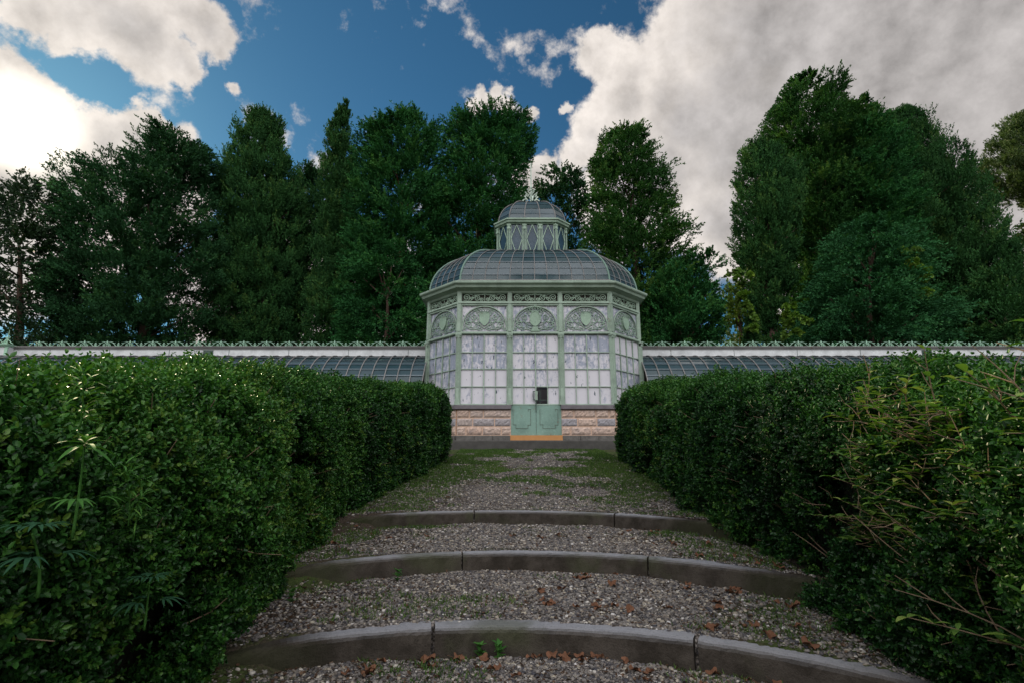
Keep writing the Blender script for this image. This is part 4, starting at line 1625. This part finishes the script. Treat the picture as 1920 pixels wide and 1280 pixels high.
def make_hedge(side, label):
    g = np.random.default_rng(3 if side < 0 else 4)
    root = empty('hedge', (side * 2.2, 6.0, 0.0))
    tag(root, label, 'hedge', 'clipped hedges flanking the stepped path')
    off = np.array([side * 2.2, 6.0, 0.0])
    V, Fc, T = [], [], []
    nb = 0
    bands = [(0.45, 2.2, 24000, .0195, .0056, 5, .050), (2.2, 3.6, 19000, .021, .0062, 5, .052), (3.6, 6.0, 21000, .025, .0075, 5, .060),
             (6.0, 9.5, 20000, .033, .0100, 4, .070), (9.5, 14.5, 21000, .042, .0135, 4, .08)]
    for bi, (y0, y1, n, L, Wd, npair, sl) in enumerate(bands):
        P_, N_ = surface(side, n, y0, y1, g)
        P_ = lumps(P_, N_, .26)
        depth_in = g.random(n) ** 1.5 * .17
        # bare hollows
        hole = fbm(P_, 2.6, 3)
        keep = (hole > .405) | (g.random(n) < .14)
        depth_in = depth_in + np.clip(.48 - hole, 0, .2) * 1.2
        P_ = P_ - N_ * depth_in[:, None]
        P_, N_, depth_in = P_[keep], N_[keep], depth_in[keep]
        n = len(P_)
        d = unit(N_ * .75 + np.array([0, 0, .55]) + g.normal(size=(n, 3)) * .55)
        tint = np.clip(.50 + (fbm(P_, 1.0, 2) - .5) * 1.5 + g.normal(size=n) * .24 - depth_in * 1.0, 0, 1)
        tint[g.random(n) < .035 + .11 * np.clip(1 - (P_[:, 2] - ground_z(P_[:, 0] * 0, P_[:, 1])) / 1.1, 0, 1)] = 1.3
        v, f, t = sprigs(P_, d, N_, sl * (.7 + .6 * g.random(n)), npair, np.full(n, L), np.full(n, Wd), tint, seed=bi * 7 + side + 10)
        V.append(v)
        Fc.append(f + nb)
        T.append(t)
        nb += len(v)
        # young shoots standing proud of the clipped top
        n2 = n // 12
        P2, N2 = surface(side, n2, y0, y1, g)
        kk = N2[:, 2] > .45
        P2, N2 = lumps(P2[kk], N2[kk], .26), N2[kk]
        n2 = len(P2)
        d = unit(np.array([0, 0, 1.0]) + g.normal(size=(n2, 3)) * .28)
        v, f, t = sprigs(P2, d, N2, sl * (1.4 + 1.0 * g.random(n2)), 6, np.full(n2, L * 1.05), np.full(n2, Wd), np.clip(.92 + g.normal(size=n2) * .14, 0, 1), seed=bi * 5 + 90)
        V.append(v)
        Fc.append(f + nb)
        T.append(t)
        nb += len(v)
    me = np_mesh('foliage', np.vstack(V) - off, np.vstack(Fc), np.concatenate(T))
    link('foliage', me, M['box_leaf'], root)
    # woody heart of the hedge and bare twigs
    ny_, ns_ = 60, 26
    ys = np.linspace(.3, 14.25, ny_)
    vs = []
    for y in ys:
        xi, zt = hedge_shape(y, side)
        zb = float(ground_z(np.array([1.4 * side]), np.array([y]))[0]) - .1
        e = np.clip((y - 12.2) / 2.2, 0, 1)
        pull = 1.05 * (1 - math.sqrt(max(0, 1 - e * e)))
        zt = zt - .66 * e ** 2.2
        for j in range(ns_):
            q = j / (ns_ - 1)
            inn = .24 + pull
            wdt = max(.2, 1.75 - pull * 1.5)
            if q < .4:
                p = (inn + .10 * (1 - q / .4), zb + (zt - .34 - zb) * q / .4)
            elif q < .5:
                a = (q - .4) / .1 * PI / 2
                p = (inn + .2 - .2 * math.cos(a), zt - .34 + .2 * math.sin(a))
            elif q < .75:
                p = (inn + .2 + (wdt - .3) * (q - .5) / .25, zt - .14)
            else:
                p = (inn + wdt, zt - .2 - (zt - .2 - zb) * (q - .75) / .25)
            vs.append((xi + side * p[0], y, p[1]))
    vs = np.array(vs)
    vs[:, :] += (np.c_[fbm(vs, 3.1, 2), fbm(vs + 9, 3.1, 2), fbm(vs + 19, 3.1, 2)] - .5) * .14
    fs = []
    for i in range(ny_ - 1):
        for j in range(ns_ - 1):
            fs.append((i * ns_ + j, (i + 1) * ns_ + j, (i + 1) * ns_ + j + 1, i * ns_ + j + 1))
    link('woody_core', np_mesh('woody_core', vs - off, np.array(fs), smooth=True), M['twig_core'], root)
    mb = MB()
    for _ in range(300):
        y = random.uniform(.8, 8.5) if random.random() < .8 else random.uniform(8.5, 14)
        p, nn = surface(side, 1, y, y + .01, g)
        p, nn = lumps(p, nn, .26)[0], nn[0]
        p = p - nn * .10
        d = unit(nn * .8 + np.array([0, random.uniform(-.6, .6), random.uniform(-.1, 1.0)]))
        ln = random.uniform(.08, .22)
        b_ = p + d * ln * .5 + np.array([random.uniform(-.02, .02) for _ in range(3)])
        mb.tube([p, b_, p + d * ln], [.0028, .0022, .0012], 4)
    mb.v = [tuple(np.array(q) - off) for q in mb.v]
    tag(mb.build('twigs', M['twig'], root, recalc=False), kind='stuff')
    return root


hl = make_hedge(-1, 'long clipped box hedge left of the stepped path, tall weed poking from it')
hr = make_hedge(1, 'long clipped box hedge right of the stepped path, straggling shrub at its near end')


# ------------------------------------------------------------------ plants in and beside the hedges
def stem_plant(name, label, cat, base, h, lean, nodes, leaf_fn, mat, stem_r=.004, stem_mat='weed', group=None):
    root = empty(name, base)
    tag(root, label, cat, group)
    pts = [(lean[0] * q * q * h, lean[1] * q * q * h, q * h) for q in np.linspace(0, 1, 9)]
    mb = MB()
    mb.tube(pts, stem_r, 6, r2=stem_r * .5)
    mb.build('stem', M[stem_mat], root, smooth=True)
    for q in nodes:
        p = np.array([lean[0] * q * q * h, lean[1] * q * q * h, q * h])
        V, Fc, T = [], [], []
        nb = 0
        for (v, f, t) in leaf_fn(p, q):
            V.append(v)
            Fc.append(f + nb)
            T.append(t)
            nb += len(v)
        link('leaves', np_mesh('leaves', np.vstack(V), np.vstack(Fc), np.concatenate(T)), M[mat], root)
    return root


def blade(p, d, L, Wd, droop=.35, tint=.6, n=6):
    """one lance-shaped leaf, folded along its midrib and bending down"""
    d = unit(np.array(d, float))
    side = np.cross(d, np.array([0, 0, 1.0]))
    side = side / max(np.linalg.norm(side), 1e-6)
    up = np.cross(side, d)
    vs = []
    for k in range(n + 1):
        q = k / n
        c = p + d * L * q - np.array([0, 0, 1.0]) * droop * L * q * q
        wv = Wd * (math.sin(PI * min(1, q * .96 + .04)) ** .8) * (1 - .35 * q)
        vs += [c - side * wv + up * wv * .3, c, c + side * wv + up * wv * .3]
    fs = []
    for k in range(n):
        a = k * 3
        fs += [(a, a + 3, a + 4, a + 1), (a + 1, a + 4, a + 5, a + 2)]
    return np.array(vs), np.array(fs), np.full(len(fs), tint)


def palmate(p, q, size=.16, pet=.07):
    out = []
    n = 3 if q < .95 else 4
    for k in range(n):
        a = 2 * PI * k / n + q * 9
        pd = np.array([math.cos(a), math.sin(a), .35 if q < .95 else .9])
        c = p + pd * pet * (1.4 - q)
        for j in range(7):
            b = a + (j - 3) * .40
            L = size * (1 - .11 * abs(j - 3)) * (1.15 - .35 * q)
            out.append(blade(c, (math.cos(b), math.sin(b), .30 if q < .95 else .55), L, L * .085, .55, .35 + .6 * q + random.uniform(-.1, .1)))
    return out


def pt_face(u, v, side, lift=.0):
    """where the sight line through a photograph point meets a hedge's face"""
    k = ray(u, v)
    best = None
    for s in np.linspace(.6, 15, 3000):
        p = k * s
        xi, zt = hedge_shape(p[1], side)
        if (p[0] - xi) * side > -.06 + lift:
            return np.array([p[0], p[1], p[2] + EYE])
    return k * 15 + np.array([0, 0, EYE])


def weed_at(u, v, u2, v2, side, name, label, cat, fn, nodes, mat, pull=.05, r=.004):
    top = pt_face(u, v, side, -pull)
    bot = pt_face(u2, v2, side, -pull * .4)
    h = max(.12, top[2] - bot[2])
    lean = ((top[0] - bot[0]) / h, (top[1] - bot[1]) / h)
    return stem_plant(name, label, cat, tuple(bot), h, lean, nodes, fn, mat, r)


def star(p):
    out = []
    for k in range(16):
        a = k * 2.4
        el = -.25 + 1.5 * (k / 15) ** 1.3
        L = .085 - .045 * (k / 15)
        out.append(blade(p + np.array([0, 0, .012 * k / 15]), (math.cos(a), math.sin(a), el), L, L * .11, .35, .5 + .5 * k / 15, 5))
    return out


weed_at(158, 835, 135, 1010, -1, 'tall_weed', 'tall bright green weed with spiky star of leaves sticking out of left hedge', 'weed',
        lambda p, q: star(p) if q > .95 else palmate(p, q, .075, .045), [.35, 1.0], 'weed', .04, .004)
weed_at(60, 1000, 70, 1120, -1, 'palmate_weed', 'dark weed with drooping fingered leaves at far left of left hedge', 'weed',
        lambda p, q: palmate(p, q, .085, .045), [.55, .97], 'weed_dark', .03)
weed_at(280, 1090, 270, 1180, -1, 'palmate_weed', 'thin dark weed low on the left hedge near the path', 'weed',
        lambda p, q: palmate(p, q, .08, .04), [.5, .97], 'weed_dark', .04)


def feathery(p, q):
    out = []
    for k in range(9):
        a = random.uniform(0, 2 * PI)
        d = (math.cos(a), math.sin(a), random.uniform(-.1, .9))
        L = random.uniform(.035, .075)
        out.append(blade(p + np.array(d) * .008, d, L, .0032, .3, random.uniform(.55, 1.0), 3))
    return out


for (u, v, u2, v2, lab) in ((232, 872, 240, 985, 'yellow-green feathery weed hanging over the left hedge below the spiky weed'),
                            (266, 900, 250, 1010, 'bright feathery weed right beside the spiky weed on left hedge'),
                            (143, 762, 150, 800, 'pale brown seed head sticking up above the spiky weed on left hedge'),
                            (565, 890, 575, 950, 'fresh green feathery weed on the far half of the left hedge')):
    weed_at(u, v, u2, v2, -1, 'feathery_weed', lab, 'weed', feathery, list(np.linspace(.15, 1, 7)), 'weed', .035, .0025)


def pair_leaves(p, q):
    out = []
    a = q * 11
    for sg in (0, PI):
        d = (math.cos(a + sg), math.sin(a + sg), random.uniform(.1, .6))
        L = random.uniform(.045, .085)
        out.append(blade(p, d, L, L * .2, .25, random.uniform(.15, 1.0), 4))
    return out


# straggling shrub through the near end of the right hedge: many bare and leafy shoots of one plant
root = empty('straggling_shrub', (1.9, 1.6, 0.1))
tag(root, 'straggling shrub of bare twigs and long leaves growing through near end of right hedge', 'shrub')
off = np.array([1.9, 1.6, .1])
mb = MB()
V, Fc, T = [], [], []
nb = 0
g = np.random.default_rng(8)
for k in range(150):
    y = g.uniform(1.15, 2.6)
    xi, zt = hedge_shape(y, 1)
    z0 = g.uniform(.12, zt - .12) if k % 3 == 0 else g.uniform(.55, zt - .10)
    p = np.array([xi + .12, y, z0])
    d = unit(np.array([-g.uniform(.1, .7), g.normal() * .6, g.uniform(.1, 1.3)]))
    ln = g.uniform(.12, .30)
    bend = g.normal(size=3) * .09
    pts = [p + d * ln * q + bend * q * q for q in np.linspace(0, 1, 6)]
    mb.tube(pts, [.0032, .0029, .0026, .0022, .0018, .0011], 5)
    for _ in range(2):
        j = g.integers(2, 5)
        dd = unit(d + g.normal(size=3) * .6)
        mb.tube([pts[j], pts[j] + dd * .05, pts[j] + dd * .09 + g.normal(size=3) * .01], [.0022, .0018, .001], 4)
    if k % 12 != 0:
        for q in np.linspace(.35, 1, 6):
            c = p + d * ln * q + bend * q * q
            for (v, f, t) in pair_leaves(c, q + k):
                V.append(v - off)
                Fc.append(f + nb)
                T.append(t)
                nb += len(v)
mb.v = [tuple(np.array(q) - off) for q in mb.v]
tag(mb.build('twigs', M['twig'], root, recalc=False), kind='stuff')
link('foliage', np_mesh('foliage', np.vstack(V), np.vstack(Fc), np.concatenate(T)), M['shrub_leaf'], root)

# ------------------------------------------------------------------ gravel, leaves, grass and small weeds on the path
def path_x(y, q):
    """q 0..1 across the path between the hedges"""
    l = hedge_shape(y, -1)[0] - .14
    r = hedge_shape(y, 1)[0] + .14
    return l + (r - l) * q


g = np.random.default_rng(21)
ico_v = []
PHI = (1 + 5 ** .5) / 2
for a, b in ((-1, PHI), (1, PHI), (-1, -PHI), (1, -PHI)):
    ico_v += [(a, b, 0), (0, a, b), (b, 0, a)]
ico_v = unit(np.array(ico_v))
from mathutils.geometry import convex_hull_2d
import bmesh
bm = bmesh.new()
for q in ico_v:
    bm.verts.new(q)
bmesh.ops.convex_hull(bm, input=bm.verts)
bm.verts.ensure_lookup_table()
bm.verts.index_update()
ico = np.array([[v.co[:] for v in bm.verts]])[0]
ico_f = np.array([[v.index for v in f.verts] for f in bm.faces])
bm.free()


def scatter_stones(n, y0, y1, rmin, rmax):
    y = y0 + (y1 - y0) * g.random(n)
    x = path_x(y, g.random(n))
    p = np.c_[x, y, np.zeros(n)]
    soil = fbm(p, 1.4, 3) + np.clip(np.abs(x - .03 * y) - .7, 0, 1) * .16
    keep = (soil < .565 + g.random(n) * .14) | (g.random(n) < .66)
    for i in range(3):                 # not on the kerbs
        dd = y - step_y(i, x)
        keep &= ~((dd > -.02) & (dd < .10))
    x, y = x[keep], y[keep]
    n = len(x)
    r = rmin + (rmax - rmin) * g.random(n) ** 3
    z = ground_z(x, y) + (fbm(np.c_[x, y, np.zeros(n)], 2.2, 4) - .5) * .05 + (fbm(np.c_[x, y, np.zeros(n)], 14, 2) - .5) * .016
    sc3 = np.c_[r * (.8 + .6 * g.random(n)), r * (.8 + .6 * g.random(n)), r * (.45 + .4 * g.random(n))]
    a = g.random(n) * 2 * PI
    jit = 1 + (g.random((n, 12, 1)) - .5) * .45
    v = ico[None] * jit * sc3[:, None, :]
    ca, sa = np.cos(a)[:, None], np.sin(a)[:, None]
    vx = v[..., 0] * ca - v[..., 1] * sa
    vy = v[..., 0] * sa + v[..., 1] * ca
    v = np.stack([vx, vy, v[..., 2] + v[..., 0] * .2], -1) + np.c_[x, y, z + r * .12][:, None, :]
    f = (ico_f[None] + (np.arange(n) * 12)[:, None, None]).reshape(-1, 3)
    tt = np.repeat(np.clip(g.beta(.95, 1.25, n), 0, 1), 20)
    return v.reshape(-1, 3), f, tt


parts = [scatter_stones(42000, 1.35, 3.0, .0030, .0125), scatter_stones(42000, 3.0, 5.0, .0038, .0135), scatter_stones(26000, 5.0, 8.5, .007, .017), scatter_stones(18000, 8.5, 17.0, .010, .022)]
nb = 0
Vs, Fs, Ts = [], [], []
for v, f, t in parts:
    Vs.append(v)
    Fs.append(f + nb)
    Ts.append(t)
    nb += len(v)
o = link('gravel', np_mesh('gravel', np.vstack(Vs), np.vstack(Fs), np.concatenate(Ts)), M['pebble'])
tag(o, 'mixed grey and brown gravel scattered over the path and step treads', 'gravel', kind='stuff')


def gz1(x, y):
    p = np.array([[x, y, 0.0]])
    return float(ground_z(np.array([x]), np.array([y]))[0] + (fbm(p, 2.2, 4)[0] - .5) * .05)


# grass: thin blades in tufts along the sides and on the terrace
n = 24000
y = 1.4 + 15.5 * g.random(n) ** .8
q = g.random(n)
x = path_x(y, q)
p = np.c_[x, y, np.zeros(n)]
edge = np.clip(np.abs(q - .5) * 2 - .25, 0, 1)
k = fbm(p + 5, 1.3, 3) + edge * .22 + .05 * np.clip((y - 6) / 3, 0, 1) + g.normal(size=n) * .02 > .572
for i in range(3):
    dd = y - step_y(i, x)
    k &= ~((dd > -.0) & (dd < .155))
x, y = x[k], y[k]
V, Fc, T = [], [], []
m = 7
A = np.repeat(np.arange(len(x)), m)
k = len(A)
bx_, by_ = x[A] + g.normal(size=k) * .022, y[A] + g.normal(size=k) * .022
bz_ = ground_z(bx_, by_) + (fbm(np.c_[bx_, by_, np.zeros(k)], 2.2, 4) - .5) * .05 - .004
d = unit(np.c_[g.normal(size=k) * .6, g.normal(size=k) * .6, .55 + g.random(k)])
side = unit(np.cross(d, g.normal(size=(k, 3))))
v, f = leaf_quads(np.c_[bx_, by_, bz_], d, side, (.012 + .026 * g.random(k)) * (1 + by_ * .05), .0016 + by_ * .00035)
o = link('grass', np_mesh('grass', v, f, np.clip(g.random(k) * .8 + fbm(np.c_[bx_, by_, bz_], 1.2, 2) * .4 - .1, 0, 1)), M['grass'])
tag(o, 'short moss and grass growing in patches on the gravel', 'grass', kind='stuff')


# crumbled leaf litter under the hedges
n = 26000
y = 1.4 + 12 * g.random(n) ** 1.4
q = np.where(g.random(n) < .5, g.beta(1.2, 3.6, n), 1 - g.beta(1.2, 3.2, n))
x = path_x(y, q)
k = np.ones(n, bool)
for i in range(3):
    dd = y - step_y(i, x)
    k &= ~((dd > -.0) & (dd < .145))
x, y = x[k], y[k]
n = len(x)
z = ground_z(x, y) + (fbm(np.c_[x, y, np.zeros(n)], 2.2, 4) - .5) * .05 + (fbm(np.c_[x, y, np.zeros(n)], 14, 2) - .5) * .016 + .007
d = unit(np.c_[g.normal(size=n), g.normal(size=n), g.normal(size=n) * .25])
side = unit(np.cross(d, np.c_[g.normal(size=n) * .35, g.normal(size=n) * .35, np.ones(n)]))
v, f = leaf_quads(np.c_[x, y, z], d, side, .010 + .028 * g.random(n) ** 2, .003 + .008 * g.random(n))
o = link('litter', np_mesh('litter', v, f, g.random(n)), M['litter'])
tag(o, 'crumbled brown leaf litter along the foot of both hedges', 'leaf litter', kind='stuff')


# fallen leaves
def leaf_mesh(seed):
    r_ = random.Random(seed)
    n = 22
    vs = [(0, 0, .006)]
    lob = 5
    for k in range(n):
        a = 2 * PI * k / n
        rr = .032 * (0.62 + .42 * abs(math.cos(a * lob / 2)) + r_.uniform(-.05, .05))
        x, y = rr * math.cos(a) * 1.2, rr * math.sin(a)
        vs.append((x, y, .006 + .010 * math.sin(3 * a + seed) + .22 * abs(y) + r_.uniform(0, .006)))
    fs = [(0, 1 + k, 1 + (k + 1) % n) for k in range(n)]
    b = len(vs)
    vs += [(-.035, -.001, .006), (-.035, .001, .006), (-.075, .004, .010), (-.075, .002, .010)]
    fs.append((b, b + 1, b + 2, b + 3))
    me = bpy.data.meshes.new('dry_leaf')
    me.from_pydata(vs, [], fs)
    me.materials.append(M['dry_leaf'])
    return me


lm = [leaf_mesh(i) for i in range(5)]
proto = None
spots = []
r_ = random.Random(4)
for k in range(46):
    spots.append((r_.uniform(.2, .9), 2.98 - .5 * r_.random() ** 1.8 - .35 * 0, 'fallen brown leaf lying at the foot of the nearest kerb'))
for k in range(44):
    spots.append((r_.uniform(.5, .97), r_.uniform(3.3, 4.3), 'fallen brown leaf lying on the tread between the nearest and second kerbs'))
for k in range(18):
    spots.append((r_.uniform(.05, .95), r_.uniform(4.7, 6.1), 'fallen brown leaf lying on the tread below the farthest kerb'))
for k in range(10):
    spots.append((r_.uniform(.1, .9), r_.uniform(7, 11), 'fallen brown leaf lying on the terrace before the greenhouse'))
for k, (q, y, lab) in enumerate(spots):
    x = float(path_x(y, q))
    ok = True
    for i in range(3):
        dd = y - float(step_y(i, x))
        if -.03 < dd < .17:
            y -= .22
    if proto is None:
        proto = bpy.data.objects.new('dry_leaf', lm[0])
        o = proto
    else:
        o = proto.copy()
        o.data = lm[k % 5]
    C.objects.link(o)
    s = r_.uniform(.5, 1.05)
    o.location = (x, y, gz1(x, y) + .008)
    o.rotation_euler = (r_.uniform(-.35, .35), r_.uniform(-.35, .35), r_.uniform(0, 6.28))
    o.scale = (s, s, s)
    tag(o, lab, 'leaf', lab.replace('fallen brown leaf lying', 'fallen brown leaves'))


# little weeds
def rosette(p, q):
    out = []
    for k in range(7):
        a = 2 * PI * k / 7 + q
        L = random.uniform(.035, .07)
        out.append(blade(p, (math.cos(a), math.sin(a), random.uniform(.4, 1.3)), L, L * .2, .3, random.uniform(.1, .8), 4))
    return out


for (u, v, z, lab) in ((905, 1222, .0, 'broad-leaved weed growing against the nearest kerb, left of its twin'),
                       (938, 1214, .0, 'narrow weed growing against the nearest kerb, right of its twin'),
                       (545, 1130, .15, 'small leafy weed on the gravel beside the left hedge'),
                       (470, 1140, .15, 'small dark weed at the foot of the left hedge'),
                       (430, 1262, .0, 'bright green weed at the bottom of the left hedge'),
                       (745, 1090, .15, 'tiny green weed in the gravel below the second kerb'),
                       (1575, 1185, .15, 'yellowing weed at the foot of the right hedge'),
                       (1465, 1065, .30, 'young weed with upright leaves by the end of the second kerb')):
    k = ray(u, v)
    s = (z - EYE) / k[2]
    p = k * s
    if p[1] > 2.6 and v > 1205:
        p[1] = float(step_y(0, p[0])) - .03
    stem_plant('small_weed', lab, 'weed', (p[0], p[1], gz1(p[0], p[1]) - .005), .07, (random.uniform(-.3, .3), -.2), [.1, .5, .95], rosette, 'weed', .002, group='small weeds on the path')
